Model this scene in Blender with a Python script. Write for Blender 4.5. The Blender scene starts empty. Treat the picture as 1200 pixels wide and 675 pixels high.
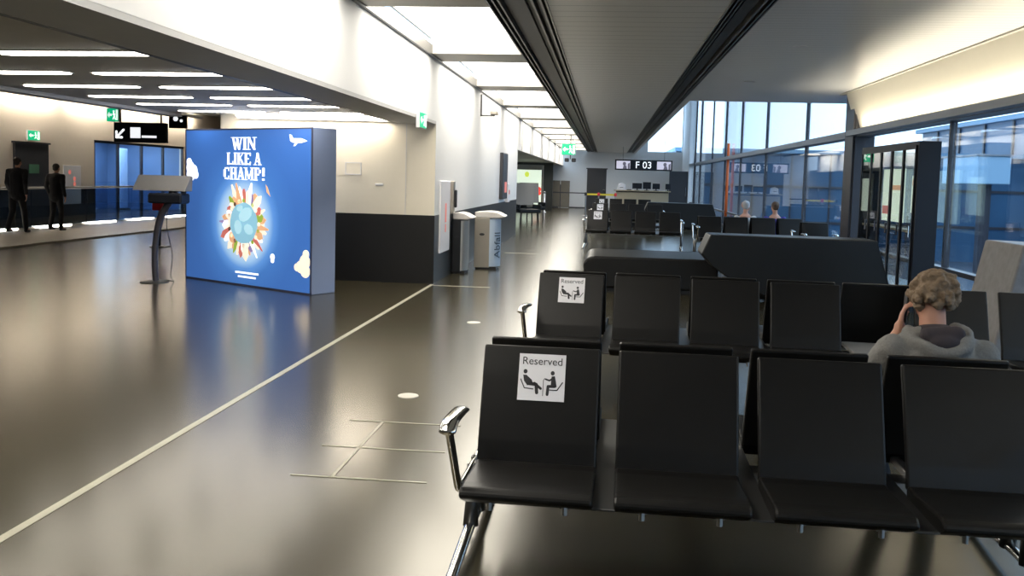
import bpy, bmesh, math, random
from mathutils import Vector, Matrix, noise
random.seed(7)
S = bpy.context.scene
COL = S.collection
PI = math.pi

# ------------------------------------------------------------------ camera
FPX, PX, PY, EYE = 1080.0, 600.0, 290.0, 1.57
def _d(x, y): return Vector(((x-PX)/FPX, -(y-PY)/FPX, -1.0))
_Y = _d(711.5, 212).normalized()
_Z = _d(1711.5, 239).cross(_Y).normalized()
if _Z.y < 0: _Z = -_Z
_X = _Y.cross(_Z)
RW = Matrix((_X, _Y, _Z))                       # camera -> world
cd = bpy.data.cameras.new('camera'); cam = bpy.data.objects.new('camera', cd); COL.objects.link(cam)
cam.matrix_world = Matrix.Translation((0, 0, EYE)) @ RW.to_4x4()
cd.sensor_fit = 'HORIZONTAL'; cd.sensor_width = 36.0; cd.lens = 36.0*FPX/1200.0
cd.shift_x = 0.0; cd.shift_y = -(337.5-PY)/1200.0
cd.clip_start = 0.05; cd.clip_end = 400
S.camera = cam

# ------------------------------------------------------------------ view, world, lamps
vs = S.view_settings
S.display_settings.display_device = 'sRGB'
vs.view_transform = 'Standard'; vs.look = 'None'; vs.gamma = 1.0; vs.use_curve_mapping = False
vs.exposure = 0.0
W = bpy.data.worlds.new('world'); S.world = W; W.use_nodes = True
nt = W.node_tree; nt.nodes.clear()
wo = nt.nodes.new('ShaderNodeOutputWorld'); bg = nt.nodes.new('ShaderNodeBackground')
bg.inputs['Color'].default_value = (0.62, 0.80, 1.0, 1); bg.inputs['Strength'].default_value = 3.2
nt.links.new(bg.outputs[0], wo.inputs[0])

def area(name, loc, sx, sy, power, color, rot=(0, 0, 0), spread=PI):
    l = bpy.data.lights.new(name, 'AREA'); l.shape = 'RECTANGLE'; l.size = sx; l.size_y = sy
    l.energy = power; l.color = color; l.spread = spread
    o = bpy.data.objects.new(name, l); COL.objects.link(o); o.location = loc; o.rotation_euler = rot
    return o
P_LUM = 9.5        # luminous ceiling emission
P_STRIP = 18.0      # strip lamps in the low ceiling
WARM = (1.0, 0.93, 0.80)

# ------------------------------------------------------------------ materials
def mat(name, color, rough=0.5, metal=0.0, spec=0.5, emit=None, estr=0.0, var=0.0, vscale=8.0, bump=0.0, bscale=60.0, coat=0.0, stretch=None):
    m = bpy.data.materials.new(name); m.use_nodes = True
    n = m.node_tree.nodes; L = m.node_tree.links; b = n['Principled BSDF']
    b.inputs['Base Color'].default_value = (*color, 1); b.inputs['Roughness'].default_value = rough
    b.inputs['Metallic'].default_value = metal; b.inputs['Specular IOR Level'].default_value = spec
    b.inputs['Coat Weight'].default_value = coat
    if emit: b.inputs['Emission Color'].default_value = (*emit, 1); b.inputs['Emission Strength'].default_value = estr
    if var or bump:
        tc = n.new('ShaderNodeTexCoord'); mp = n.new('ShaderNodeMapping'); L.new(tc.outputs['Object'], mp.inputs[0])
        if stretch: mp.inputs['Scale'].default_value = stretch
    if var:
        t = n.new('ShaderNodeTexNoise'); t.inputs['Scale'].default_value = vscale; t.inputs['Detail'].default_value = 4
        L.new(mp.outputs[0], t.inputs['Vector'])
        mx = n.new('ShaderNodeMix'); mx.data_type = 'RGBA'
        mx.inputs[6].default_value = (*[c*(1-var) for c in color], 1); mx.inputs[7].default_value = (*[min(1, c*(1+var)) for c in color], 1)
        L.new(t.outputs['Fac'], mx.inputs[0]); L.new(mx.outputs[2], b.inputs['Base Color'])
    if bump:
        t2 = n.new('ShaderNodeTexNoise'); t2.inputs['Scale'].default_value = bscale; t2.inputs['Detail'].default_value = 3
        L.new(mp.outputs[0], t2.inputs['Vector'])
        bp = n.new('ShaderNodeBump'); bp.inputs['Strength'].default_value = bump; bp.inputs['Distance'].default_value = 0.01
        L.new(t2.outputs['Fac'], bp.inputs['Height']); L.new(bp.outputs[0], b.inputs['Normal'])
    return m

def glass_mat(name, tint=(1, 1, 1), ior=1.5, rough=0.0):
    m = bpy.data.materials.new(name); m.use_nodes = True
    n = m.node_tree.nodes; L = m.node_tree.links; n.clear()
    o = n.new('ShaderNodeOutputMaterial'); mx = n.new('ShaderNodeMixShader'); tr = n.new('ShaderNodeBsdfTransparent')
    gl = n.new('ShaderNodeBsdfGlossy'); fr = n.new('ShaderNodeFresnel'); fr.inputs['IOR'].default_value = ior
    tr.inputs['Color'].default_value = (*tint, 1); gl.inputs['Roughness'].default_value = rough
    # same reflectance from either side of the pane
    ge = n.new('ShaderNodeNewGeometry'); mm = n.new('ShaderNodeMix'); mm.inputs[2].default_value = ior; mm.inputs[3].default_value = 1.0/ior
    L.new(ge.outputs['Backfacing'], mm.inputs[0]); L.new(mm.outputs[0], fr.inputs['IOR'])
    L.new(fr.outputs[0], mx.inputs[0]); L.new(tr.outputs[0], mx.inputs[1]); L.new(gl.outputs[0], mx.inputs[2]); L.new(mx.outputs[0], o.inputs[0])
    return m

def floor_mat(name, base, seam, rough, sx=0.585, sy=0.567, ox=1.367, oy=0.0, w=0.004):
    m = mat(name, base, rough, spec=0.5)
    n = m.node_tree.nodes; L = m.node_tree.links; b = n['Principled BSDF']
    b.inputs['Specular Tint'].default_value = (1.0, 0.92, 0.70, 1)
    tc = n.new('ShaderNodeTexCoord'); sp = n.new('ShaderNodeSeparateXYZ'); L.new(tc.outputs['Object'], sp.inputs[0])
    def M(op, a, v):
        k = n.new('ShaderNodeMath'); k.operation = op
        if hasattr(a, 'links'): L.new(a, k.inputs[0])
        else: k.inputs[0].default_value = a
        if hasattr(v, 'links'): L.new(v, k.inputs[1])
        else: k.inputs[1].default_value = v
        return k.outputs[0]
    fx = M('FLOORED_MODULO', M('ADD', sp.outputs[0], ox), sx); fy = M('FLOORED_MODULO', M('ADD', sp.outputs[1], oy), sy)
    msk = M('MAXIMUM', M('LESS_THAN', fx, w), M('LESS_THAN', fy, w))
    ns = n.new('ShaderNodeTexNoise'); ns.inputs['Scale'].default_value = 2.2; ns.inputs['Detail'].default_value = 5; L.new(tc.outputs['Object'], ns.inputs['Vector'])
    m1 = n.new('ShaderNodeMix'); m1.data_type = 'RGBA'; m1.inputs[6].default_value = (*[c*0.96 for c in base], 1); m1.inputs[7].default_value = (*[c*1.04 for c in base], 1)
    L.new(ns.outputs['Fac'], m1.inputs[0])
    m2 = n.new('ShaderNodeMix'); m2.data_type = 'RGBA'; m2.inputs[7].default_value = (*seam, 1); L.new(m1.outputs[2], m2.inputs[6]); L.new(msk, m2.inputs[0])
    L.new(m2.outputs[2], b.inputs['Base Color'])
    mr = n.new('ShaderNodeMapRange'); mr.inputs['To Min'].default_value = rough-0.004; mr.inputs['To Max'].default_value = rough+0.004
    L.new(ns.outputs['Fac'], mr.inputs['Value']); L.new(mr.outputs[0], b.inputs['Roughness'])
    return m

def slat_mat(name, color, rough, axis=1, pitch=0.10, metal=0.0, spec=0.5):
    m = mat(name, color, rough, metal=metal, spec=spec)
    n = m.node_tree.nodes; L = m.node_tree.links; b = n['Principled BSDF']
    tc = n.new('ShaderNodeTexCoord'); sp = n.new('ShaderNodeSeparateXYZ'); L.new(tc.outputs['Object'], sp.inputs[0])
    k = n.new('ShaderNodeMath'); k.operation = 'FLOORED_MODULO'; L.new(sp.outputs[axis], k.inputs[0]); k.inputs[1].default_value = pitch
    l = n.new('ShaderNodeMath'); l.operation = 'LESS_THAN'; L.new(k.outputs[0], l.inputs[0]); l.inputs[1].default_value = pitch*0.07
    mx = n.new('ShaderNodeMix'); mx.data_type = 'RGBA'; mx.inputs[6].default_value = (*color, 1); mx.inputs[7].default_value = (*[c*0.6 for c in color], 1)
    L.new(l.outputs[0], mx.inputs[0]); L.new(mx.outputs[2], b.inputs['Base Color'])
    return m

M = {}
M['floor'] = floor_mat('polished_dark_tile', (0.036, 0.031, 0.018), (0.040, 0.035, 0.022), 0.20)
M['white_wall'] = mat('white_wall_panel', (0.80, 0.80, 0.80), 0.6, var=0.02)
M['black_panel'] = mat('black_wainscot', (0.012, 0.013, 0.015), 0.32, var=0.1)
M['matt_panel'] = mat('matt_black_wainscot', (0.009, 0.009, 0.009), 0.6, spec=0.25)
M['beige_wall'] = mat('beige_wall_panel', (0.62, 0.57, 0.46), 0.55, var=0.02)
M['soffit'] = mat('grey_soffit', (0.52, 0.52, 0.52), 0.6, var=0.05)
M['low_ceiling'] = mat('low_ceiling_grey', (0.55, 0.53, 0.49), 0.55, var=0.04)
M['mid_ceiling'] = slat_mat('grey_metal_ceiling', (0.80, 0.79, 0.77), 0.40, pitch=0.30)
M['right_ceiling'] = slat_mat('grey_slat_ceiling', (0.78, 0.78, 0.78), 0.34, pitch=0.15)
M['beam'] = mat('ceiling_beam_grey', (0.50, 0.48, 0.44), 0.6)
M['luminous'] = mat('luminous_panel', (0.9, 0.9, 0.88), 0.6, emit=(1.0, 0.94, 0.83), estr=P_LUM)
M['strip'] = mat('strip_lamp', (0.9, 0.9, 0.9), 0.5, emit=(1.0, 0.93, 0.82), estr=P_STRIP)
M['cove'] = mat('cove_lamp', (0.9, 0.9, 0.9), 0.5, emit=(1.0, 0.90, 0.76), estr=38.0)
M['track'] = mat('black_track', (0.015, 0.015, 0.016), 0.45)
M['track_metal'] = mat('track_metal', (0.16, 0.16, 0.16), 0.35, metal=0.8)
M['cream'] = mat('cream_fascia', (0.80, 0.76, 0.65), 0.6, var=0.02)
M['dark_frame'] = mat('dark_facade_frame', (0.035, 0.035, 0.045), 0.4)
M['grey_frame'] = mat('grey_facade_frame', (0.28, 0.30, 0.33), 0.4, metal=0.4)
M['glass'] = glass_mat('facade_glass', (0.90, 0.96, 1.0), 1.45)
M['clear_glass'] = glass_mat('clear_glass', (0.92, 0.95, 0.96), 1.45)
M['screen_glass'] = glass_mat('brown_screen_glass', (0.62, 0.58, 0.52), 1.45, 0.1)
M['far_wall'] = mat('pale_grey_wall', (0.82, 0.82, 0.82), 0.65, var=0.02)
M['door'] = mat('charcoal_door', (0.035, 0.035, 0.04), 0.45, var=0.08)
M['leather'] = mat('black_leather', (0.009, 0.0085, 0.008), 0.38, spec=0.28, var=0.15, vscale=12, bump=0.02, bscale=160)
M['leather_matt'] = mat('black_vinyl', (0.007, 0.0068, 0.0065), 0.42, spec=0.35, var=0.2, vscale=6)
M['chrome'] = mat('polished_chrome', (0.75, 0.74, 0.72), 0.12, metal=1.0)
M['alu'] = mat('brushed_aluminium', (0.40, 0.40, 0.40), 0.32, metal=1.0, var=0.06, vscale=20)
M['dark_alu'] = mat('dark_aluminium', (0.14, 0.14, 0.14), 0.4, metal=0.9)
M['paper'] = mat('white_sticker', (0.78, 0.77, 0.80), 0.55)
M['ink'] = mat('dark_ink', (0.02, 0.02, 0.024), 0.5)
M['white_line'] = mat('white_floor_line', (0.36, 0.34, 0.26), 0.35, var=0.12, vscale=20)
M['stone'] = mat('grey_mottled_vinyl', (0.20, 0.19, 0.19), 0.5, var=0.35, vscale=14)
M['steel'] = mat('brushed_steel', (0.48, 0.44, 0.38), 0.35, metal=0.85, var=0.05)
M['bin_blue'] = mat('bin_front', (0.55, 0.66, 0.80), 0.3, metal=0.3)
M['cap'] = mat('bin_cap', (0.78, 0.74, 0.70), 0.3, metal=0.3)
M['grey_text'] = mat('slate_lettering', (0.07, 0.11, 0.17), 0.5)
M['green'] = mat('exit_green', (0.0, 0.30, 0.14), 0.4, emit=(0.0, 0.62, 0.28), estr=0.7)
M['exit_white'] = mat('exit_white', (0.9, 0.9, 0.9), 0.4, emit=(0.9, 1, 0.95), estr=0.9)
M['sign_black'] = mat('sign_housing', (0.010, 0.012, 0.018), 0.45, spec=0.3)
M['sign_white'] = mat('sign_lit_white', (0.8, 0.8, 0.8), 0.5, emit=(0.95, 0.97, 1), estr=0.95)
M['screen'] = mat('lit_screen', (0.3, 0.3, 0.35), 0.3, emit=(0.62, 0.60, 0.72), estr=0.8)
M['screen_dim'] = mat('lit_screen_figure', (0.05, 0.05, 0.07), 0.3, emit=(0.16, 0.15, 0.2), estr=0.6)
M['box_side'] = mat('blue_box_side', (0.26, 0.33, 0.52), 0.5, var=0.03)
M['box_frame'] = mat('blue_box_frame', (0.05, 0.06, 0.12), 0.4)
M['concrete'] = mat('beige_floor_strip', (0.30, 0.25, 0.18), 0.45, var=0.15, vscale=3)
M['brown_wall'] = mat('warm_wall', (0.64, 0.57, 0.48), 0.6, var=0.03)
M['room_blue'] = mat('blue_room_wall', (0.11, 0.19, 0.34), 0.5, var=0.25, vscale=1.5)
M['room_light'] = mat('pale_blue_panel', (0.35, 0.50, 0.75), 0.5)
M['skin'] = mat('skin', (0.56, 0.29, 0.20), 0.55, var=0.08, vscale=30)
M['hair'] = mat('fluffy_hair', (0.235, 0.165, 0.105), 0.7, var=0.35, vscale=26, bump=1.0, bscale=45)
M['hair_dark'] = mat('dark_hair', (0.03, 0.02, 0.015), 0.6, var=0.3, vscale=30)
M['hair_brown'] = mat('brown_hair', (0.10, 0.055, 0.03), 0.6, var=0.3, vscale=30)
M['hair_white'] = mat('white_hair', (0.6, 0.57, 0.55), 0.7, var=0.15, vscale=30)
M['hoodie'] = mat('grey_melange_jersey', (0.21, 0.205, 0.195), 0.85, var=0.22, vscale=120, bump=0.3, bscale=90)
M['lining'] = mat('dark_hood_lining', (0.045, 0.036, 0.042), 0.85, var=0.1, vscale=60)
M['trousers'] = mat('dark_trousers', (0.02, 0.02, 0.025), 0.8, var=0.2, vscale=40)
M['suit'] = mat('black_cloth', (0.008, 0.008, 0.010), 0.8, var=0.2, vscale=40)
M['shoe'] = mat('black_shoe', (0.012, 0.012, 0.013), 0.4)
M['shoe_grey'] = mat('grey_shoe', (0.20, 0.20, 0.21), 0.6)
M['phone'] = mat('black_phone', (0.008, 0.008, 0.01), 0.5)
M['purple'] = mat('purple_cloth', (0.06, 0.04, 0.28), 0.8)
M['white_cloth'] = mat('white_cloth', (0.62, 0.60, 0.58), 0.8)
M['sand_cloth'] = mat('sand_cloth', (0.36, 0.33, 0.24), 0.8)
M['orange'] = mat('orange_paint', (0.85, 0.16, 0.03), 0.5)
M['yellow'] = mat('yellow_belt', (0.75, 0.62, 0.05), 0.6)
M['red'] = mat('red_paint', (0.65, 0.03, 0.04), 0.5)
M['lime'] = mat('lime_paint', (0.55, 0.72, 0.08), 0.5)
M['leaf_green'] = mat('leaf_green_paint', (0.07, 0.20, 0.12), 0.5)
M['counter'] = mat('beige_counter', (0.40, 0.33, 0.22), 0.5)
M['facade_out'] = mat('blue_facade', (0.032, 0.095, 0.18), 0.4, var=0.35, vscale=0.25)
M['facade_pale'] = mat('pale_facade', (0.14, 0.27, 0.40), 0.5, var=0.1, vscale=0.4)
M['bridge_paint'] = mat('pale_blue_paint', (0.28, 0.45, 0.60), 0.5, var=0.05)
M['apron'] = mat('grey_apron', (0.035, 0.055, 0.085), 0.8, var=0.1, vscale=0.3)
M['grey_cloth'] = mat('grey_upholstery', (0.20, 0.195, 0.19), 0.7, var=0.06, vscale=30)
M['table'] = mat('grey_laminate', (0.34, 0.33, 0.32), 0.25, var=0.05)
M['poster'] = mat('backlit_poster', (0.7, 0.75, 0.6), 0.4, emit=(0.80, 0.93, 0.74), estr=0.9)
M['balustrade'] = glass_mat('blue_balustrade_glass', (0.50, 0.60, 0.72), 1.5)
M['pillar'] = mat('speckled_pillar', (0.05, 0.048, 0.058), 0.4, var=0.6, vscale=60)
M['rim'] = mat('pale_disc_rim', (0.55, 0.53, 0.48), 0.35, metal=0.4)
def glow(name, color, s): return mat(name, color, 0.5, emit=color, estr=s)
M['p_white'] = glow('print_white', (0.95, 0.97, 1.0), 0.95)
M['p_cream'] = glow('print_cream', (0.90, 0.78, 0.62), 0.85)
M['p_orange'] = glow('print_orange', (0.72, 0.40, 0.22), 0.75)
M['p_red'] = glow('print_red', (0.55, 0.16, 0.13), 0.75)
M['p_green'] = glow('print_green', (0.30, 0.42, 0.06), 0.7)
M['p_brown'] = glow('print_brown', (0.14, 0.07, 0.05), 0.6)
M['p_globe'] = glow('print_globe', (0.22, 0.44, 0.56), 0.9)
M['p_globe2'] = glow('print_globe_light', (0.36, 0.60, 0.70), 0.9)
M['p_violet'] = glow('print_violet', (0.25, 0.20, 0.38), 0.8)

# ------------------------------------------------------------------ helpers
def bx(bm, x0, x1, y0, y1, z0, z1, bev=0.0, seg=1):
    r = bmesh.ops.create_cube(bm, size=1.0)
    vs_ = r['verts']
    for v in vs_:
        v.co = Vector((x0+(v.co.x+.5)*(x1-x0), y0+(v.co.y+.5)*(y1-y0), z0+(v.co.z+.5)*(z1-z0)))
    if bev:
        es = list({e for v in vs_ for e in v.link_edges})
        bmesh.ops.bevel(bm, geom=es, offset=bev, segments=seg, affect='EDGES', profile=0.5)
    return bm
def box(*a, **k): return bx(bmesh.new(), *a, **k)
def prism(pts, a0, a1, axis='x', bev=0.0, seg=2, bm=None):
    """extrude a closed polygon along axis. pts are the other two coordinates in xyz order"""
    bm = bm or bmesh.new()
    def P(u, v, a): return (a, u, v) if axis == 'x' else ((u, a, v) if axis == 'y' else (u, v, a))
    lo = [bm.verts.new(P(u, v, a0)) for u, v in pts]; hi = [bm.verts.new(P(u, v, a1)) for u, v in pts]
    fs = [bm.faces.new(lo), bm.faces.new(hi[::-1])]
    n = len(pts)
    for i in range(n): fs.append(bm.faces.new((lo[i], hi[i], hi[(i+1) % n], lo[(i+1) % n])))
    bmesh.ops.recalc_face_normals(bm, faces=fs)
    if bev:
        es = list({e for f in fs for e in f.edges})
        bmesh.ops.bevel(bm, geom=es, offset=bev, segments=seg, affect='EDGES', profile=0.5)
    return bm
def tube(path, r, bm=None, seg=10, flat=None):
    """swept closed tube along a polyline; r number or list; flat=(a,b) gives an elliptical section"""
    bm = bm or bmesh.new()
    pts = [Vector(p) for p in path]; n = len(pts)
    rs = r if isinstance(r, (list, tuple)) else [r]*n
    rings = []
    t0 = (pts[1]-pts[0]).normalized()
    up = Vector((0, 0, 1)) if abs(t0.z) < 0.9 else Vector((1, 0, 0))
    side = t0.cross(up).normalized()
    for i, p in enumerate(pts):
        a = pts[max(i-1, 0)]; b = pts[min(i+1, n-1)]; t = (b-a).normalized()
        side = (side - t*side.dot(t)).normalized(); u2 = side.cross(t)
        fa, fb = flat if flat else (1, 1)
        rings.append([bm.verts.new(p + side*math.cos(2*PI*k/seg)*rs[i]*fa + u2*math.sin(2*PI*k/seg)*rs[i]*fb) for k in range(seg)])
    fs = []
    for i in range(n-1):
        for k in range(seg):
            fs.append(bm.faces.new((rings[i][k], rings[i][(k+1) % seg], rings[i+1][(k+1) % seg], rings[i+1][k])))
    fs.append(bm.faces.new(rings[0][::-1])); fs.append(bm.faces.new(rings[-1]))
    bmesh.ops.recalc_face_normals(bm, faces=fs)
    return bm
def lathe(prof, c=(0, 0, 0), seg=24, bm=None):
    bm = bm or bmesh.new(); rings = []
    for r, z in prof:
        rings.append([bm.verts.new((c[0]+r*math.cos(2*PI*k/seg), c[1]+r*math.sin(2*PI*k/seg), c[2]+z)) for k in range(seg)])
    fs = []
    for i in range(len(rings)-1):
        for k in range(seg): fs.append(bm.faces.new((rings[i][k], rings[i][(k+1) % seg], rings[i+1][(k+1) % seg], rings[i+1][k])))
    fs.append(bm.faces.new(rings[0][::-1])); fs.append(bm.faces.new(rings[-1]))
    bmesh.ops.recalc_face_normals(bm, faces=fs)
    return bm
def smooth_path(pts, n=6):
    pts = [Vector(p) for p in pts]; out = []
    for i in range(len(pts)-1):
        p0 = pts[max(i-1, 0)]; p1 = pts[i]; p2 = pts[i+1]; p3 = pts[min(i+2, len(pts)-1)]
        for k in range(n):
            t = k/n
            out.append(0.5*((2*p1)+(p2-p0)*t+(2*p0-5*p1+4*p2-p3)*t*t+(3*p1-p0-3*p2+p3)*t**3))
    out.append(pts[-1]); return out
def obj(name, bm, m, parent=None, smooth=False, matrix=None):
    me = bpy.data.meshes.new(name)
    if isinstance(bm, bpy.types.Mesh): me = bm
    else: bm.to_mesh(me); bm.free()
    me.materials.clear()
    for mm in (m if isinstance(m, (list, tuple)) else [m]): me.materials.append(M[mm] if isinstance(mm, str) else mm)
    if smooth:
        for p in me.polygons: p.use_smooth = True
    o = bpy.data.objects.new(name, me); COL.objects.link(o)
    if parent: o.parent = parent
    if matrix is not None: o.matrix_local = matrix
    return o
def struct(name, bm, m, parent=None, smooth=False):
    o = obj(name, bm, m, parent, smooth)
    if parent is None: o['kind'] = 'structure'
    return o
def tag(o, label, cat, group=None):
    o['label'] = label; o['category'] = cat
    if group: o['group'] = group
    return o
def thing(name, label, cat, loc=(0, 0, 0), rz=0.0, group=None):
    o = bpy.data.objects.new(name, None); o.empty_display_size = 0.1; COL.objects.link(o)
    o.location = loc; o.rotation_euler = (0, 0, rz)
    return tag(o, label, cat, group)
def copy_tree(o, parent=None):
    c = o.copy(); COL.objects.link(c); c.parent = parent
    for ch in list(o.children): copy_tree(ch, c)
    return c
def text_mesh(s, size, ext=0.002, align='CENTER'):
    cu = bpy.data.curves.new('lettering', 'FONT'); cu.body = s; cu.size = size; cu.extrude = ext
    cu.align_x = align; cu.align_y = 'CENTER'
    o = bpy.data.objects.new('lettering', cu); COL.objects.link(o)
    dg = bpy.context.evaluated_depsgraph_get(); dg.update()
    me = bpy.data.meshes.new_from_object(o.evaluated_get(dg))
    bpy.data.objects.remove(o); return me
def frame(origin, right, up):
    """matrix whose local x=right, y=up, z=out"""
    r = Vector(right).normalized(); u = Vector(up).normalized(); z = r.cross(u).normalized(); u = z.cross(r)
    return Matrix(((r.x, u.x, z.x, origin[0]), (r.y, u.y, z.y, origin[1]), (r.z, u.z, z.z, origin[2]), (0, 0, 0, 1)))
def flat_poly(bm, pts, z0=0.0, z1=0.002):
    return prism(pts, z0, z1, 'z', bm=bm)
def disc(bm, cx, cy, rx, ry, z0=0.0, z1=0.002, n=20, rot=0):
    c, s = math.cos(rot), math.sin(rot)
    pts = [(cx+c*rx*math.cos(2*PI*k/n)-s*ry*math.sin(2*PI*k/n), cy+s*rx*math.cos(2*PI*k/n)+c*ry*math.sin(2*PI*k/n)) for k in range(n)]
    return flat_poly(bm, pts, z0, z1)
def stroke(bm, pts, w, z0=0.0, z1=0.002):
    for i in range(len(pts)-1):
        a = Vector(pts[i]); b = Vector(pts[i+1]); d = (b-a).normalized(); n_ = Vector((-d.y, d.x))*w/2
        flat_poly(bm, [tuple(a+n_), tuple(a-n_), tuple(b-n_), tuple(b+n_)], z0, z1)
    for p in pts: disc(bm, p[0], p[1], w/2, w/2, z0, z1, 10)
    return bm

def merge_into(o, bm, m, matrix=None):
    """add lettering or a pictogram to an object's own mesh as one more material"""
    if isinstance(bm, bpy.types.Mesh): tmp = bm
    else: tmp = bpy.data.meshes.new('print'); bm.to_mesh(tmp); bm.free()
    if matrix is not None: tmp.transform(matrix)
    me = o.data; bb = bmesh.new(); bb.from_mesh(me); n0 = len(bb.faces); bb.from_mesh(tmp); bb.faces.ensure_lookup_table()
    k = len(me.materials)
    for f in bb.faces[n0:]: f.material_index = k
    bb.to_mesh(me); bb.free(); me.materials.append(M[m] if isinstance(m, str) else m)

# organic bodies: overlapping closed lumps fused by a voxel remesh into one surface
def hull_into(bm, co):
    vs_ = [bm.verts.new(c) for c in co]
    r = bmesh.ops.convex_hull(bm, input=vs_)
    junk = [g for g in r['geom_interior'] if isinstance(g, bmesh.types.BMVert)]
    if junk: bmesh.ops.delete(bm, geom=junk, context='VERTS')
_sph = None
def sphere_pts():
    global _sph
    if _sph is None:
        b = bmesh.new(); bmesh.ops.create_icosphere(b, subdivisions=2, radius=1.0); _sph = [v.co.copy() for v in b.verts]; b.free()
    return _sph
def cap(bm, a, b, ra, rb):
    a, b = Vector(a), Vector(b)
    hull_into(bm, [a+p*ra for p in sphere_pts()]+[b+p*rb for p in sphere_pts()])
def ell(bm, c, r, rot=None):
    c = Vector(c); R = rot.to_matrix() if rot else Matrix.Identity(3)
    hull_into(bm, [c+R@Vector((p.x*r[0], p.y*r[1], p.z*r[2])) for p in sphere_pts()])
def fuse(bm, voxel, sm=4, jitter=0.0, jscale=20.0):
    me = bpy.data.meshes.new('body'); bm.to_mesh(me); bm.free()
    o = bpy.data.objects.new('body', me); COL.objects.link(o)
    md = o.modifiers.new('r', 'REMESH'); md.mode = 'VOXEL'; md.voxel_size = voxel
    if sm:
        ms = o.modifiers.new('s', 'SMOOTH'); ms.factor = 0.5; ms.iterations = sm
    dg = bpy.context.evaluated_depsgraph_get(); dg.update()
    res = bpy.data.meshes.new_from_object(o.evaluated_get(dg))
    bpy.data.objects.remove(o)
    if jitter:
        for v in res.vertices:
            v.co += v.normal*(noise.fractal(v.co*jscale, 1.0, 2.0, 3)*jitter)
    for p in res.polygons: p.use_smooth = True
    return res

# ------------------------------------------------------------------ the shell
WX = -2.48          # corridor wall plane
CZ = 3.24           # main ceiling
GX = 4.45           # glass facade plane
YB, YE = -9.0, 54.5
RY = 13.20          # return wall plane
struct('floor', box(-19.5, 5.2, YB, YE+0.2, -0.12, 0.0), 'floor')
# corridor wall between return corner and recess
b = bx(box(WX-0.2, WX, RY, 25.4, 1.0, CZ), -5.7, WX-0.2, RY, RY+0.2, 1.0, 2.42)
struct('wall_left', b, ['white_wall', 'beige_wall'])
me = bpy.data.objects['wall_left'].data
for p in me.polygons:
    if p.normal.y < -0.9 : p.material_index = 1
struct('trim_1', box(WX-0.2, WX+0.004, RY+0.012, 25.4, 0.0, 1.0), 'black_panel')
struct('trim_32', box(-5.7, WX+0.004, RY-0.004, RY+0.012, 0.0, 1.0), 'matt_panel')
# fascia above the opening on the left
struct('wall_fascia', box(WX-0.12, WX, YB, RY, 2.36, CZ), 'white_wall')
struct('trim_2', box(-3.02, WX-0.001, YB, RY, 2.32, 2.37), 'soffit')
struct('trim_3', box(-3.14, -3.02, YB, RY, 2.335, 2.50), 'track')  # black strip paints in the dark of the shadow gap
struct('ceiling_low', box(-6.4, -3.14, YB, RY, 2.40, 2.50), 'low_ceiling')
struct('trim_4', bx(box(-6.62, -6.4, YB, RY+0.2, 2.36, 3.75), -6.4, -5.7, RY, RY+0.2, 2.42, 3.75), 'soffit')
# fascia and recess beyond
b = box(WX-0.15, WX, 25.4, 52, 2.36, CZ)
struct('wall_fascia_far', b, 'white_wall')
for i in range(9):
    struct('trim_%d' % (20+i), box(WX, WX+0.012, 26.6+i*2.8, 26.72+i*2.8, 2.36, CZ), 'beam')
struct('ceiling_recess', box(-5.6, WX-0.15, 25.4, YE, 2.40, 2.48), 'low_ceiling')
struct('wall_recess', box(-5.7, -5.6, 25.4, YE, 0, 2.6), 'far_wall')
struct('wall_recess_near', box(-5.6, WX-0.2, 25.4, 25.5, 0, 2.4), 'black_panel')
struct('wall_recess_back', box(-5.6, -2.75, 47.0, 47.15, 0, 2.4), 'black_panel')
# main ceilings
struct('ceiling', box(-0.62, 1.08, YB, YE, CZ, CZ+0.1), 'mid_ceiling')
struct('ceiling_right', box(1.47, 4.9, YB, 19.2, CZ, CZ+0.1), 'right_ceiling')
struct('trim_5', box(1.47, 1.62, 19.2, YE, CZ, CZ+0.1), 'mid_ceiling')
struct('wall_ceiling_end', box(1.62, 4.9, 19.1, 19.2, CZ+0.1, 6.9), 'far_wall')
struct('wall_high_left', box(1.52, 1.62, 19.2, YE, CZ+0.1, 6.9), 'far_wall')
struct('ceiling_high', box(1.52, 4.9, 19.2, YE, 6.8, 6.9), 'far_wall')
# dark channels in the ceiling
def track(name, x0, x1):
    bm = box(x0, x1, YB, YE, CZ+0.06, CZ+0.12)
    struct(name, bm, 'track')
    w = x1-x0
    for q, (a, c_) in enumerate(((0.0, 0.03), (0.10, 0.13), (0.20, 0.23), (0.34, 0.62), (0.74, 0.78), (0.88, 0.92), (0.97, 1.0))):
        struct('%s%d' % (name, q), box(x0+a*w, x0+c_*w, YB, YE, CZ-0.015 if q != 3 else CZ+0.02, CZ+0.06), 'track_metal' if q != 3 else 'track')
track('trim_6', -1.20, -0.62)
track('trim_7', 1.08, 1.47)
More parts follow.
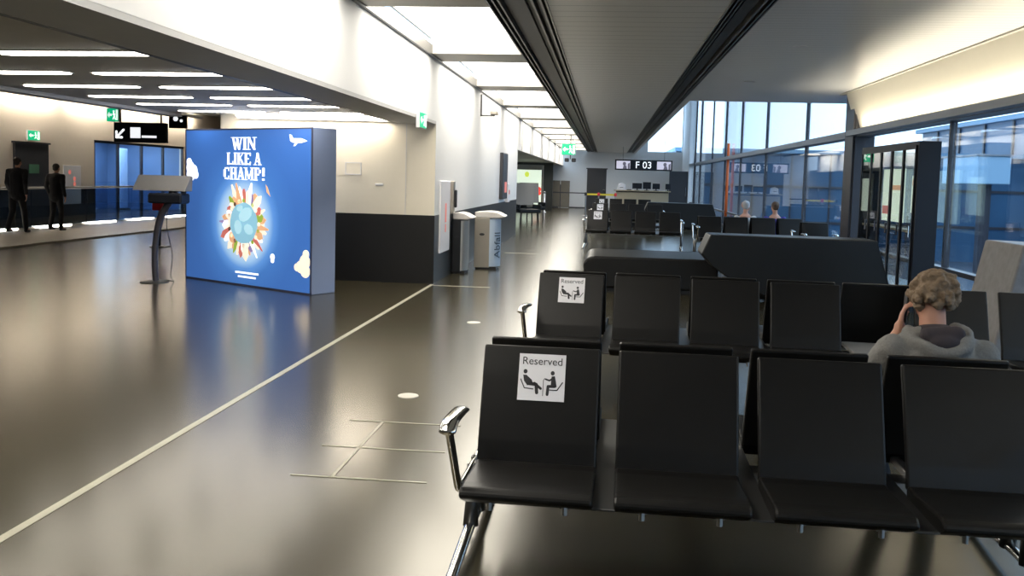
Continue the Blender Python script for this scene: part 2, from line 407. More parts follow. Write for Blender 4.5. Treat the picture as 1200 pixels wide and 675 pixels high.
# luminous ceiling strip between channel and wall
struct('trim_8', box(WX-0.02, WX+0.05, YB, YE, CZ-0.02, CZ+0.12), 'track_metal')
struct('ceiling_void', box(WX, -1.2, YB, YE, CZ+0.32, CZ+0.40), 'beam')
ys = [-8.5+4.3*i for i in range(15)]
for i, y in enumerate(ys):
    bm = box(WX+0.05, -1.2, y-0.45, y+0.45, CZ+0.0, CZ+0.3)
    struct('trim_%d' % (40+i), bm, 'beam')
ORD = ['overhead', 'nearest', 'second', 'third', 'fourth', 'fifth', 'sixth', 'seventh', 'eighth', 'ninth', 'tenth', 'eleventh', 'farthest']
for i in range(2, len(ys)-1):
    y0, y1 = ys[i]+0.45, ys[i+1]-0.45
    t = thing('ceiling_light', 'glowing ceiling panel above the corridor wall, %s from the viewer' % ORD[i-2], 'light', ((WX-1.2)/2, (y0+y1)/2, CZ+0.22), 0, 'glowing ceiling light panels')
    obj('diffuser', box(-0.60, 0.60, -(y1-y0)/2+0.02, (y1-y0)/2-0.02, 0.0, 0.03), 'luminous', t)
    bm = box(-0.63, -0.60, -(y1-y0)/2, (y1-y0)/2, -0.02, 0.05); bx(bm, 0.60, 0.63, -(y1-y0)/2, (y1-y0)/2, -0.02, 0.05)
    obj('frame', bm, 'beam', t)
# rear of the hall
struct('wall_rear', box(-19.5, 5.2, YB-0.1, YB, 0, 3.8), 'far_wall')
# far end wall with high clerestory opening
bm = box(-5.7, 2.30, YE, YE+0.2, 0, 6.9); bx(bm, 2.30, 4.26, YE, YE+0.2, 0, 3.33); bx(bm, 4.26, 5.6, YE, YE+0.2, 0, 6.9)
struct('wall_end', bm, 'far_wall')
struct('window_1', box(2.30, 4.26, YE+0.08, YE+0.10, 3.33, 6.9), 'glass')
struct('door_1', bx(box(-1.18, -0.05, YE-0.05, YE, 0, 2.24), -1.24, 0.01, YE-0.03, YE, 2.24, 2.30), 'door')
o = struct('door_handle', box(-0.22, -0.10, YE-0.10, YE-0.05, 1.02, 1.06, bev=0.006), 'chrome', bpy.data.objects['door_1'])
# left concourse shell
struct('wall_concourse', bx(bx(box(-16.2, -16.0, YB, 27.5, 0.0, 3.75), -16.2, -16.0, 33.7, YE, 0, 3.75), -16.2, -16.0, 27.5, 33.7, 2.42, 3.75), 'brown_wall')
struct('trim_9', bx(box(-16.0, -15.97, YB, 23.5, 0, 0.90), -16.0, -15.97, 25.1, 27.5, 0, 0.90), 'black_panel')
struct('ceiling_concourse', bx(box(-16.2, -6.6, YB, YE, 3.75, 3.85), -6.6, -5.7, RY, YE, 3.75, 3.85), 'low_ceiling')
struct('wall_concourse_end', box(-16.2, -5.6, 40, 40.2, 0, 3.75), 'brown_wall')
struct('wall_core', box(-5.8, -5.7, RY+0.2, 40, 0, 3.75), 'beige_wall')
struct('trim_10', box(-13.95, -11.2, YB, 40, 0.0, 0.035), 'concrete')
struct('door_2', bx(box(-16.0, -15.93, 23.52, 25.02, 0, 2.17), -16.0, -15.9, 23.46, 25.08, 2.17, 2.22), 'door')
obj('door_notice', box(-15.93, -15.92, 24.1, 24.55, 1.35, 1.6), 'leaf_green', bpy.data.objects['door_2'])
obj('door_handle', box(-15.93, -15.86, 23.62, 23.78, 1.02, 1.06, bev=0.006), 'chrome', bpy.data.objects['door_2'])

# ------------------------------------------------------------------ lamps
def strip_lamp(x0, x1, y, label):
    t = thing('strip_light', label, 'light', ((x0+x1)/2, y-0.05*((x0+x1)/2+4), 2.40), -0.07, 'strip lights in the low ceiling')
    n = 8; h = 0.09; L_ = (x1-x0)/2-h
    pts = [(L_+h*math.cos(-PI/2+PI*k/n), h*math.sin(-PI/2+PI*k/n)) for k in range(n+1)]+[(-L_+h*math.cos(PI/2+PI*k/n), h*math.sin(PI/2+PI*k/n)) for k in range(n+1)]
    obj('diffuser', prism(pts, -0.014, -0.002, 'z'), 'strip', t)
    obj('rim', prism([(u*1.03, v*1.25) for u, v in pts], -0.008, 0.0, 'z'), 'soffit', t)
rows = [1.5, 2.8, 4.1, 6.44, 7.74, 8.95, 10.15, 11.25, 12.4]
names = ['behind', 'behind', 'behind', 'first row in view', 'second row in view', 'third row', 'fourth row', 'farthest row']
for r_, y in enumerate(rows):
    for c_, (x0, x1) in enumerate(((-4.52, -3.25), (-6.02, -4.74))):
        side_ = 'right' if c_ == 0 else 'left'
        nm = {3: 'nearest', 4: 'second nearest', 5: 'third nearest', 6: 'fourth nearest', 7: 'fifth nearest', 8: 'farthest'}.get(r_, None)
        lb = ('long rounded strip light in the low grey ceiling, %s of the %s column' % (nm, side_)) if nm else 'rounded strip light in the low grey ceiling, out of view overhead'
        if r_ == 3 and c_ == 1: continue
        if not nm: lb = 'rounded strip light in the low grey ceiling, out of view overhead'
        strip_lamp(x0, x1, y, lb)
for (x, y, l) in ((2.25, 11.5, 'small recessed downlight in the right hand slat ceiling, nearer one'), (2.25, 15.5, 'small recessed downlight in the right hand slat ceiling, farther one')):
    t = thing('downlight', l, 'light', (x, y, CZ))
    obj('rim', lathe([(0.06, -0.006), (0.085, -0.006), (0.085, 0.0), (0.06, 0.0)], seg=20), 'paper', t)
    obj('lens', lathe([(0.001, -0.003), (0.06, -0.003), (0.06, 0.0), (0.001, 0.0)], seg=20), 'strip', t)
t = thing('cove_light', 'glowing cove light along the top of the beige return wall', 'light', (-4.2, RY-0.12, 2.36))
obj('diffuser', box(-1.2, 1.5, -0.05, 0.05, 0.0, 0.02), 'cove', t)
obj('housing', box(-1.22, 1.52, 0.05, 0.07, -0.02, 0.04), 'soffit', t)
for i in range(5):
    t = thing('cove_light', ['glowing cove light above the far wall left of the charcoal door', 'glowing cove light above the charcoal door in the far left wall',
              'glowing cove light above the white notice panel on the far wall', 'glowing cove light above the start of the blue glass room', 'glowing cove light above the far end of the blue glass room'][i], 'light', (-15.72, 21.2+i*3.0, 3.55))
    obj('diffuser', box(-0.06, 0.06, -1.25, 1.25, 0, 0.04), 'cove', t)
    obj('housing', box(0.06, 0.09, -1.3, 1.3, -0.03, 0.10), 'soffit', t)

# ------------------------------------------------------------------ glass facade on the right
struct('wall_fascia_right', prism([(4.16, CZ), (4.36, 2.58), (4.42, 2.58), (4.24, CZ)], YB, 17.0, 'y'), 'cream')
struct('trim_11', prism([(4.12, CZ-0.02), (4.12, CZ+0.0), (4.30, CZ+0.0), (4.30, CZ-0.02)], YB, 17.3, 'y'), 'beam')
struct('trim_12', box(4.30, 4.56, YB, 50, 2.46, 2.58), 'grey_frame')
struct('trim_13', box(4.38, 4.50, YB, 50, 0.50, 0.56), 'dark_frame')
struct('trim_14', box(4.36, 4.52, YB, 50, 0.0, 0.06), 'dark_frame')
struct('column_1', bx(box(4.25, 4.62, 16.75, 17.3, 0, 6.9), 4.28, 4.60, 16.7, 16.75, 0, 3.2), 'dark_frame')
yy = [-7.4, -2.4, 2.6, 7.6, 12.6, 17.05, 21.5, 26.8, 31.8, 36.0, 40.4, 45.5, 50.0]
for i, y in enumerate(yy):
    if abs(y-17.05) < 0.1: continue
    struct('trim_%d' % (60+i), box(4.42, 4.50, y-0.028, y+0.028, 0.0, 2.46 if y < 17 else 6.9), 'dark_frame')
for i in range(len(yy)-1):
    y0, y1 = yy[i]+0.035, yy[i+1]-0.035
    bm = box(GX, GX+0.02, y0, y1, 0.06, 2.46)
    if y0 > 17: bx(bm, GX, GX+0.02, y0, y1, 2.58, 6.8)
    struct('window_%d' % (2+i), bm, 'glass')
struct('trim_15', box(4.28, 4.36, 46.6, 47.0, 0, 6.8), 'dark_frame')
struct('trim_16', box(4.30, 4.60, 49.9, YE, 0, 6.9), 'far_wall')
# uplight line along the transom that washes the cream fascia
o = area('fascia_uplight', (4.235, 4.0, 2.525), 0.03, 25.0, 190, (1.0, 0.90, 0.70), rot=(PI, 0.0, 0))
o.rotation_euler = (PI, 0, 0)
t = thing('uplight_channel', 'slim grey uplight channel along the transom below the cream fascia', 'light', (4.25, 4.0, 2.50))
obj('housing', box(-0.09, 0.05, -12.9, 12.9, -0.03, 0.0), 'grey_frame', t)
obj('lip', box(-0.09, -0.08, -12.9, 12.9, 0.0, 0.062), 'grey_frame', t)  # added to cut off the uplight's reach across the ceiling

# outside the glass: apron and the building across
struct('ground', box(5.2, 120, -60, 140, -4.3, -4.0), 'apron')
t = thing('terminal_building', 'blue glass terminal building across the apron outside the facade', 'building', (34, 30, -4.0))
obj('wall', box(0, 12, -70, 75, 0, 11.6), 'facade_out', t)
bm = bmesh.new()
for k in range(24): bx(bm, -0.15, 0.0, -68+k*6, -67.7+k*6, 0, 11.6)
for z in (3.5, 7.2): bx(bm, -0.12, 0.0, -70, 75, z, z+0.25)
obj('window_frame', bm, 'dark_frame', t)
obj('roof', box(-0.6, 12.5, -70.5, 75.5, 11.6, 12.0), 'facade_pale', t)
t = thing('pier_building', 'low dark blue pier building beyond the facade at the far end of the apron', 'building', (5.4, 75, -4.0))
obj('wall', box(0, 28, 0, 14, 0, 8.1), 'facade_out', t)
obj('roof', box(-0.1, 28.1, -0.4, 14.3, 8.1, 8.4), 'facade_pale', t)
bm = bmesh.new()
for k in range(10): bx(bm, k*3.0, k*3.0+0.12, -0.12, 0, 0, 8.1)
for z in (2.6, 5.4): bx(bm, 0, 28, -0.10, 0, z, z+0.2)
obj('window_frame', bm, 'dark_frame', t)
t = thing('jet_bridge', 'pale blue jet bridge cabin seen through the right hand glass', 'jet bridge', (23.8, 60.0, -4.0))
obj('cabin', box(-1.0, 1.0, 0, 6.0, 6.0, 7.75, bev=0.05), 'bridge_paint', t)
obj('column', box(-0.3, 0.3, 1.0, 1.6, 0, 6.0), 'dark_frame', t)
obj('roof', box(-1.1, 1.1, -0.1, 6.1, 7.75, 7.85), 'grey_frame', t)

# ------------------------------------------------------------------ floor marks
struct('trim_17', box(-2.505, -2.458, YB, RY-0.05, 0.0, 0.003), 'white_line')
struct('trim_18', box(-2.445, -1.62, 13.0, 13.05, 0.0, 0.003), 'white_line')
struct('trim_19', box(-2.1, -1.4, 19.2, 19.27, 0.0, 0.003), 'white_line')
t = thing('floor_hatch', 'flush tiled access hatch with thin metal edges in the corridor floor', 'hatch', (-1.367, 5.1, 0))
obj('seam_strip', box(-0.008, 0.008, -0.54, 0.57, 0, 0.003), 'white_line', t)
for y in (0.565, -0.005, -0.54):
    obj('seam_strip', box(-0.22, 0.5, y-0.006, y+0.006, 0, 0.003), 'white_line', t)
for (x, y, l) in ((-1.36, 6.38, 'round pale floor outlet in the corridor beside the front seats'), (-1.385, 9.81, 'round pale floor outlet in the corridor farther along, left of the second seat row')):
    t = thing('floor_outlet', l, 'floor outlet', (x, y, 0))
    obj('rim', lathe([(0.052, 0), (0.075, 0), (0.073, 0.005), (0.052, 0.005)], seg=28), 'rim', t)
    obj('plate', lathe([(0.001, 0), (0.052, 0), (0.052, 0.003), (0.001, 0.003)], seg=28), 'paper', t)

# ------------------------------------------------------------------ reserved sticker
def sticker_parts(parent, mtx, s=1.0, text=True):
    """white square with a word and two seated pictograms, local z is out of the surface"""
    sg = obj('reserved_sign', flat_poly(bmesh.new(), [(-.1*s, -.1*s), (.1*s, -.1*s), (.1*s, .1*s), (-.1*s, .1*s)], 0, 0.001), 'paper', parent, matrix=mtx)
    sg['label'] = 'white reserved sticker'
    b = text_mesh('Reserved', 0.0465*s, 0.0004)
    for v in b.vertices: v.co = Vector((v.co.x*1.0, v.co.y+0.068*s, v.co.z+0.0015))
    bm = bmesh.new(); bm.from_mesh(b); bpy.data.meshes.remove(b)
    z = (0.001, 0.0019)
    # reclining figure
    disc(bm, -.071*s, .023*s, .0085*s, .0095*s, *z)
    flat_poly(bm, [(u*s, v*s) for u, v in ((-.080, .008), (-.066, .008), (-.042, -.012), (-.036, -.028), (-.06, -.037), (-.075, -.018))], *z)
    stroke(bm, [(u*s, v*s) for u, v in ((-.052, -.029), (-.022, -.031), (-.018, -.066))], .014*s, *z)
    stroke(bm, [(u*s, v*s) for u, v in ((-.03, -.026), (-.002, -.048))], .011*s, *z)
    stroke(bm, [(u*s, v*s) for u, v in ((-.089, -.012), (-.072, -.048), (-.035, -.051))], .0045*s, *z)
    # upright figure with walking stick
    disc(bm, .046*s, .020*s, .0085*s, .0095*s, *z)
    flat_poly(bm, [(u*s, v*s) for u, v in ((.042, .006), (.056, .008), (.066, -.038), (.04, -.042))], *z)
    stroke(bm, [(u*s, v*s) for u, v in ((.05, .0), (.034, -.012), (.018, -.007))], .007*s, *z)
    stroke(bm, [(u*s, v*s) for u, v in ((.058, -.036), (.029, -.037), (.027, -.072))], .012*s, *z)
    stroke(bm, [(u*s, v*s) for u, v in ((.014, -.004), (.008, -.012), (.008, -.078))], .0025*s, *z)
    stroke(bm, [(u*s, v*s) for u, v in ((.035, -.052), (.068, -.052), (.09, -.018))], .0045*s, *z)
    # sub-part level is the deepest: lettering is merged into the sign mesh as a second material
    me = sg.data; bb = bmesh.new(); bb.from_mesh(me)
    tmp = bpy.data.meshes.new('ink'); bm.to_mesh(tmp); bm.free()
    n0 = len(bb.faces); bb.from_mesh(tmp); bb.faces.ensure_lookup_table()
    for f in bb.faces[n0:]: f.material_index = 1
    bb.to_mesh(me); bb.free(); me.materials.append(M['ink'])
    return sg

# ------------------------------------------------------------------ beam seating
PITCH, SW = 0.563, 0.487
BT = math.atan2(0.17, 0.43)      # backrest tilt
def seat_mesh():
    prof = [(-0.69, 0.405), (-0.685, 0.425), (-0.66, 0.437), (-0.60, 0.438), (-0.45, 0.428), (-0.33, 0.420), (-0.27, 0.424), (-0.255, 0.405),
            (-0.27, 0.352), (-0.40, 0.338), (-0.58, 0.352), (-0.665, 0.390)]
    return prism(prof, -SW/2, SW/2, 'x', bev=0.010, seg=2)
def back_mesh():
    # slightly concave slab
    f_ = [(-0.272, 0.405), (-0.250, 0.50), (-0.205, 0.63), (-0.157, 0.76), (-0.112, 0.870)]
    r_ = [(u+0.032+0.004*(1-abs(i-2)/2), v-0.006) for i, (u, v) in enumerate(f_)]
    return prism(f_+r_[::-1], -SW/2, SW/2, 'x', bev=0.009, seg=2)
_sm = bpy.data.meshes.new('seat'); b = seat_mesh(); b.to_mesh(_sm); b.free(); _sm.materials.append(M['leather'])
_bm = bpy.data.meshes.new('backrest'); b = back_mesh(); b.to_mesh(_bm); b.free(); _bm.materials.append(M['leather'])
_seat_src = _back_src = None
FLIP = Matrix.Rotation(PI, 4, 'Z')
def simple(name, me, parent, mtx):
    o = bpy.data.objects.new(name, me); COL.objects.link(o); o.parent = parent; o.matrix_local = mtx; return o
_cache = {}
def cmesh(key, fn, m, sm=False):
    if key not in _cache:
        b = fn(); me = bpy.data.meshes.new(key)
        b.to_mesh(me); b.free(); me.materials.append(M[m])
        if sm:
            for p in me.polygons: p.use_smooth = True
        _cache[key] = me
    return _cache[key]
def arm_mesh():
    bm = tube(smooth_path([(0, -0.03, 0.335), (0, -0.25, 0.335), (0, -0.41, 0.35), (0, -0.475, 0.41), (0, -0.56, 0.52), (0, -0.635, 0.615), (0, -0.655, 0.650)], 4), 0.019, seg=12, flat=(0.8, 1.2))
    pts = smooth_path([(0, -0.695, 0.640), (0, -0.655, 0.664), (0, -0.58, 0.668), (0, -0.46, 0.662), (0, -0.38, 0.655)], 4)
    tube(pts, [0.016]+[0.026]*(len(pts)-2)+[0.016], bm, 12, flat=(1.25, 0.55))
    return bm
def foot_mesh():
    pts = smooth_path([(0, -0.80, 0.018), (0, -0.60, 0.028), (0, -0.25, 0.07), (0, 0, 0.085), (0, 0.25, 0.07), (0, 0.60, 0.028), (0, 0.80, 0.018)], 4)
    return tube(pts, 0.022, seg=12, flat=(1.1, 0.8))
def post_mesh():
    bm = tube([(0, -0.10, 0.075), (0, -0.085, 0.20), (0, -0.05, 0.33)], [0.034, 0.026, 0.030], seg=12)
    tube([(0, 0.10, 0.075), (0, 0.085, 0.20), (0, 0.05, 0.33)], [0.034, 0.026, 0.030], bm, 12)
    return bm
def bracket_mesh():
    bm = bx(bmesh.new(), -0.02, 0.02, -0.60, 0.0, 0.355, 0.388, bev=0.004)
    tube([(0, -0.60, 0.335), (0, -0.60, 0.385)], 0.011, bm, 8)
    return bm
def seating(label, loc, rz, slots, x0, rear=None, stickers=(0,), group=None, detail=True):
    """double-sided beam seating. slots: list of 's' seat or 't' table; first seat left edge at x0"""
    t = thing('beam_seating', label, 'seating', loc, rz, group)
    x = x0; xs = []; k = 0
    rear = rear if rear is not None else ['s' if s == 's' else None for s in slots]
    for q, s in enumerate(slots):
        w = PITCH if s == 's' else 0.42
        cx = x+SW/2 if s == 's' else x-0.02+0.18
        if s == 's':
            mt = Matrix.Translation((cx, 0, 0))
            simple('seat', _sm, t, mt)
            bk = simple('backrest', _bm, t, mt)
            if k in stickers:
                # sticker on the front of the back
                n_up = Vector((0, 0.135, 0.36)).normalized()
                zc = 0.755; yc = -0.112-0.0465*(0.870-zc)/0.11-0.0015
                sticker_parts(bk, frame((0.005, yc-0.0012, zc-0.005), (1, 0, 0), (0, 0.39, 1.0)), 0.97)
            if rear[q] == 's':
                mr = Matrix.Translation((cx, 0, 0)) @ FLIP
                simple('seat', _sm, t, mr); simple('backrest', _bm, t, mr)
            if detail:
                for dx in (-0.14, 0.14):
                    simple('bracket', cmesh('bracket', bracket_mesh, 'alu'), t, Matrix.Translation((cx+dx, 0, 0)))
                    if rear[q] == 's': simple('bracket', cmesh('bracket', bracket_mesh, 'alu'), t, Matrix.Translation((cx+dx, 0, 0)) @ FLIP)
            if detail and q < len(slots)-1 and slots[q+1] == 's':
                simple('spacer_plate', cmesh('spacer_plate', lambda: bx(bmesh.new(), -0.045, 0.045, -0.64, 0.64, 0.372, 0.382, bev=0.003), 'dark_alu'), t, Matrix.Translation((cx+PITCH/2, 0, 0)))
            k += 1
        else:
            tb = obj('table_top', box(cx-0.17, cx+0.17, -0.55, 0.10, 0.40, 0.43, bev=0.008, seg=2), 'table', t)
            tb['label'] = 'grey table top'
            if rear[q] == 's':
                mr = Matrix.Translation((cx+0.06, 0, 0)) @ FLIP
                simple('seat', _sm, t, mr); simple('backrest', _bm, t, mr)
        x += w
    xe = x-(PITCH-SW)
    obj('beam', box(x0-0.02, xe+0.02, -0.055, 0.055, 0.30, 0.37, bev=0.006), 'alu', t)
    legs = [x0-0.045, xe+0.045]
    if len(slots) > 5: legs.append(x0+4*PITCH-0.04)
    for lx in legs:
        lg = simple('leg', cmesh('leg', post_mesh, 'dark_alu', True), t, Matrix.Translation((lx, 0, 0)))
        ft = simple('foot', cmesh('foot', foot_mesh, 'chrome', True), lg, Matrix.Identity(4))
    for lx in (x0-0.045, xe+0.045):
        for fl in (Matrix.Identity(4), FLIP):
            a = simple('armrest', cmesh('armrest', arm_mesh, 'chrome', True), t, Matrix.Translation((lx, 0, 0)) @ fl)
    return t
seating('black four seat bench nearest the viewer with a reserved sticker on its left seat', (0, 3.925, 0), -0.020, 'ssss', -0.487)
seating('black bench with a grey table in it, second from the viewer, before the lounge block', (0, 7.0, 0), -0.060, 'sssstss', -0.475, rear=['s', 's', 's', 's', 's', None, None])
seating('black bench row with a reserved sticker beyond the near black lounge block', (0, 22.1, 0), -0.05, 'ssss', -0.43, detail=True)
seating('black bench row beyond the near lounge block at the glass side, seated people behind it', (0, 20.25, 0), 0.0, 'ssss', 1.98, stickers=())
seating('single black seat at the foot of the facade glass beyond the lounge block', (0, 18.5, 0), 0.0, 's', 3.80, stickers=())
seating('distant black bench row with sticker, third from the gate counter', (0, 29.0, 0), -0.03, 'ssss', -0.43)
seating('distant black bench row with sticker, nearest the gate counter', (0, 37.0, 0), -0.03, 'ssss', -0.43)

# ------------------------------------------------------------------ lounge blocks
def lounge(label, y0, dep, group=None, m='leather_matt'):
    t = thing('lounge_block', label, 'lounge seat', (1.6, y0, 0))
    pl = [(-1.86, 0.06), (-1.90, 0.40), (-1.84, 0.485), (-1.76, 0.505), (-0.02, 0.505), (0.0, 0.06)]
    obj('seat_block', prism(pl, 0.05, dep, 'y', bev=0.03, seg=3), m, t)
    bk = [(-0.31, 0.665), (-0.20, 0.925), (1.96, 0.915), (2.16, 0.27), (2.20, 0.06), (0.62, 0.0+0.06), (0.20, 0.25), (-0.15, 0.49)]
    obj('back_block', prism([(u, v-0.035 if v > 0.2 else v) for u, v in bk], -0.5, 0.12, 'y', bev=0.02, seg=3), m, t)
    obj('plinth', box(-1.7, 2.0, 0.12, dep-0.12, 0.0, 0.06), 'track', t)
    return t
lounge('black angular lounge block with sloped back behind the second bench', 13.0, 1.55)
lounge('distant black angular lounge block with sloped back near the gate counter', 32.0, 1.4)
t = thing('lounge_block', 'grey mottled lounge block by the glass at the right edge', 'lounge seat', (4.02, 8.2, 0))
obj('back_block', prism([(-0.49, 1.12), (0.36, 1.10), (0.36, 0.06), (-0.72, 0.06), (-0.58, 0.68)], 0.0, 0.8, 'y', bev=0.02, seg=3), 'stone', t)
obj('plinth', box(-0.6, 0.3, 0.1, 0.7, 0, 0.06), 'track', t)

# ------------------------------------------------------------------ glass cabinet by the facade
t = thing('display_cabinet', 'tall black display cabinet with five glass doors in front of the facade', 'cabinet', (3.9, 12.15, 0))
L_ = 2.62; D_ = 0.27; Hc = 2.13
bm = box(0, D_, 0, 0.06, 0, Hc); bx(bm, 0, D_, L_-0.06, L_, 0, Hc); bx(bm, 0.02, D_, 0.06, L_-0.06, 0, 0.12); bx(bm, 0, D_, 0.0, L_, Hc, Hc+0.05)
obj('carcass', bm, 'sign_black', t)
obj('back_panel', box(D_-0.03, D_-0.02, 0.06, L_-0.06, 0.12, Hc), 'clear_glass', t)
obj('shelf', box(0.04, D_-0.04, 0.06, L_-0.06, 1.00, 1.03), 'counter', t)
dw = (L_-0.12)/5
for i in range(5):
    y0 = 0.06+i*dw
    bm = bx(bx(bx(box(-0.02, 0.01, y0, y0+0.028, 0.08, Hc), -0.02, 0.01, y0+dw-0.028, y0+dw, 0.08, Hc), -0.02, 0.01, y0+0.028, y0+dw-0.028, 0.08, 0.13), -0.02, 0.01, y0+0.028, y0+dw-0.028, Hc-0.05, Hc)
    d_ = obj('door', bm, 'sign_black', t)
    obj('pane', box(-0.008, -0.002, y0+0.028, y0+dw-0.028, 0.13, Hc-0.05), 'clear_glass', d_)
    obj('handle', box(-0.045, -0.02, y0+0.05, y0+0.065, 0.95, 1.10, bev=0.004), 'chrome', d_)
ps = tag(obj('cabinet_poster', box(4.09, 4.10, 13.25, 14.25, 1.10, 1.85), 'poster'), 'pale green information poster inside the black display cabinet', 'poster')
obj('heading_block', box(4.082, 4.09, 13.9, 14.2, 1.2, 1.32), 'p_red', ps)
obj('picture_block', box(4.082, 4.09, 13.35, 13.8, 1.55, 1.62), 'p_orange', ps)
ps = tag(obj('cabinet_poster', box(4.09, 4.10, 12.45, 12.95, 1.25, 1.75), 'poster'), 'small pale poster behind the nearest door of the black display cabinet', 'poster')
obj('picture_block', box(4.082, 4.09, 12.5, 12.9, 1.62, 1.70), 'p_orange', ps)

# ------------------------------------------------------------------ advertising box
A_ = Vector((-6.08, 12.84, 0)); B_ = Vector((-3.745, 11.46, 0)); LW = (B_-A_).length; BH = 2.15
ang = math.atan2(B_.y-A_.y, B_.x-A_.x)
ad = thing('advertising_box', 'large blue illuminated advertising box with a globe picture standing on the hall floor', 'advertising box', A_, ang)
obj('body', box(0, LW, 0.012, 0.42, 0.0, BH, bev=0.008), 'box_side', ad)
bm = box(0, LW, 0.0, 0.014, 0, 0.02); bx(bm, 0, LW, 0, 0.014, BH-0.02, BH); bx(bm, 0, 0.02, 0, 0.014, 0.02, BH-0.02); bx(bm, LW-0.02, LW, 0, 0.014, 0.02, BH-0.02)
obj('frame', bm, 'box_frame', ad)
# backlit print: blue with a pale halo around the globe
pm = mat('backlit_print', (0.03, 0.12, 0.42), 0.35, emit=(0.05, 0.2, 0.6), estr=1.0)
n = pm.node_tree.nodes; Lk = pm.node_tree.links; pb = n['Principled BSDF']
tc = n.new('ShaderNodeTexCoord'); mp = n.new('ShaderNodeMapping'); Lk.new(tc.outputs['Object'], mp.inputs[0])
GCX, GCZ = 1.34, 0.86
mp.inputs['Location'].default_value = (-GCX*0.93, 0, -GCZ*0.93); mp.inputs['Scale'].default_value = (0.93, 0.0, 0.93)
vl = n.new('ShaderNodeVectorMath'); vl.operation = 'LENGTH'; Lk.new(mp.outputs[0], vl.inputs[0])
cr = n.new('ShaderNodeValToRGB'); Lk.new(vl.outputs['Value'], cr.inputs[0])
e = cr.color_ramp.elements; e[0].position = 0.40; e[0].color = (0.72, 0.86, 0.96, 1); e[1].position = 1.0; e[1].color = (0.048, 0.135, 0.40, 1)
for p_, c_ in ((0.50, (0.42, 0.66, 0.90, 1)), (0.58, (0.14, 0.34, 0.72, 1)), (0.70, (0.065, 0.19, 0.50, 1))):
    q = e.new(p_); q.color = c_
Lk.new(cr.outputs[0], pb.inputs['Emission Color']); pb.inputs['Emission Strength'].default_value = 0.80
pp = obj('printed_panel', box(0.02, LW-0.02, 0.004, 0.012, 0.02, BH-0.02), pm, ad)
pm_frame = lambda x, z: frame((x, 0.003, z), (1, 0, 0), (0, 0, 1))
# serif lettering, heavy condensed
def serif(word, bm, x, z, h, lw):
    st, th, sr = 0.30, 0.12, 0.10
    G = {
     'I': [((.5, 0), (.5, 1), st)],
     'L': [((.25, 0), (.25, 1), st), ((.1, .06), (.95, .06), th), ((.9, 0), (.9, .3), th)],
     'W': [((.12, 1), (.34, 0), st*.8), ((.34, 0), (.54, .95), th), ((.48, 1), (.70, 0), st*.8), ((.70, 0), (.92, 1), th)],
     'N': [((.15, 0), (.15, 1), th), ((.15, .98), (.85, .02), st*.9), ((.85, 0), (.85, 1), th)],
     'K': [((.22, 0), (.22, 1), st), ((.3, .45), (.85, 1), th), ((.42, .55), (.88, 0), st*.8)],
     'E': [((.25, 0), (.25, 1), st), ((.1, .06), (.9, .06), th), ((.1, .94), (.9, .94), th), ((.3, .5), (.68, .5), th), ((.88, 0), (.88, .28), th), ((.88, .72), (.88, 1), th)],
     'A': [((.48, 1), (.16, 0), th), ((.48, 1), (.82, 0), st*.9), ((.24, .3), (.7, .3), th)],
     'C': [((.28, .2), (.28, .8), st), ((.3, .9), (.78, .94), th*1.2), ((.3, .1), (.78, .06), th*1.2), ((.84, .68), (.84, .95), th), ((.84, .05), (.84, .3), th)],
     'H': [((.22, 0), (.22, 1), st*.9), ((.78, 0), (.78, 1), st*.9), ((.2, .5), (.8, .5), th)],
     'M': [((.12, 0), (.12, 1), th), ((.14, .98), (.48, .1), st*.75), ((.48, .1), (.8, .98), th), ((.82, 0), (.82, 1), st*.85)],
     'P': [((.25, 0), (.25, 1), st), ((.25, .94), (.7, .94), th), ((.25, .46), (.7, .46), th), ((.76, .56), (.76, .84), st*.9)],
     '!': [((.5, .32), (.5, 1), st), ((.5, 0), (.5, .16), st)]}
    SER = {'I': [(.5, 0), (.5, 1)], 'L': [(.25, 1)], 'W': [(.12, 1), (.5, 1), (.92, 1)], 'N': [(.15, 0), (.15, 1), (.85, 1)], 'K': [(.22, 0), (.22, 1), (.85, 1), (.88, 0)],
           'A': [(.16, 0), (.82, 0)], 'H': [(.22, 0), (.22, 1), (.78, 0), (.78, 1)], 'M': [(.12, 0), (.12, 1), (.82, 0), (.82, 1)], 'P': [(.25, 0), (.25, 1)], 'E': [], 'C': [], '!': []}
    wid = {'I': .55, 'W': 1.25, 'M': 1.25, '!': .5, ' ': .4}
    tot = sum(wid.get(c, 1.0) for c in word)*lw
    cx = x-tot/2
    for c in word:
        w = wid.get(c, 1.0)*lw
        if c != ' ':
            for (a, b_, t_) in G[c]:
                p = Vector((cx+a[0]*w, z+a[1]*h)); q_ = Vector((cx+b_[0]*w, z+b_[1]*h)); d_ = q_-p
                hw = t_*lw/2
                if abs(d_.x) < abs(d_.y): pts = [(p.x-hw, p.y), (p.x+hw, p.y), (q_.x+hw, q_.y), (q_.x-hw, q_.y)]
                else: pts = [(p.x, p.y-hw), (q_.x, q_.y-hw), (q_.x, q_.y+hw), (p.x, p.y+hw)]
                flat_poly(bm, pts, 0, 0.003)
            for (sx, sz) in SER[c]:
                xx = cx+sx*w; zz = z+sz*h; s2 = lw*.26; hh = h*.05
                z0, z1 = (zz, zz+hh) if sz == 0 else (zz-hh, zz)
                flat_poly(bm, [(xx-s2, z0), (xx+s2, z0), (xx+s2, z1), (xx-s2, z1)], 0, 0.0028)
        cx += w
bm = bmesh.new()
serif('WIN', bm, 1.33, 1.86, 0.170, 0.185); serif('LIKE A', bm, 1.33, 1.655, 0.165, 0.150); serif('CHAMP!', bm, 1.33, 1.45, 0.170, 0.160)
LETM = frame((0, 0.004, 0), (1, 0, 0), (0, 0, 1))
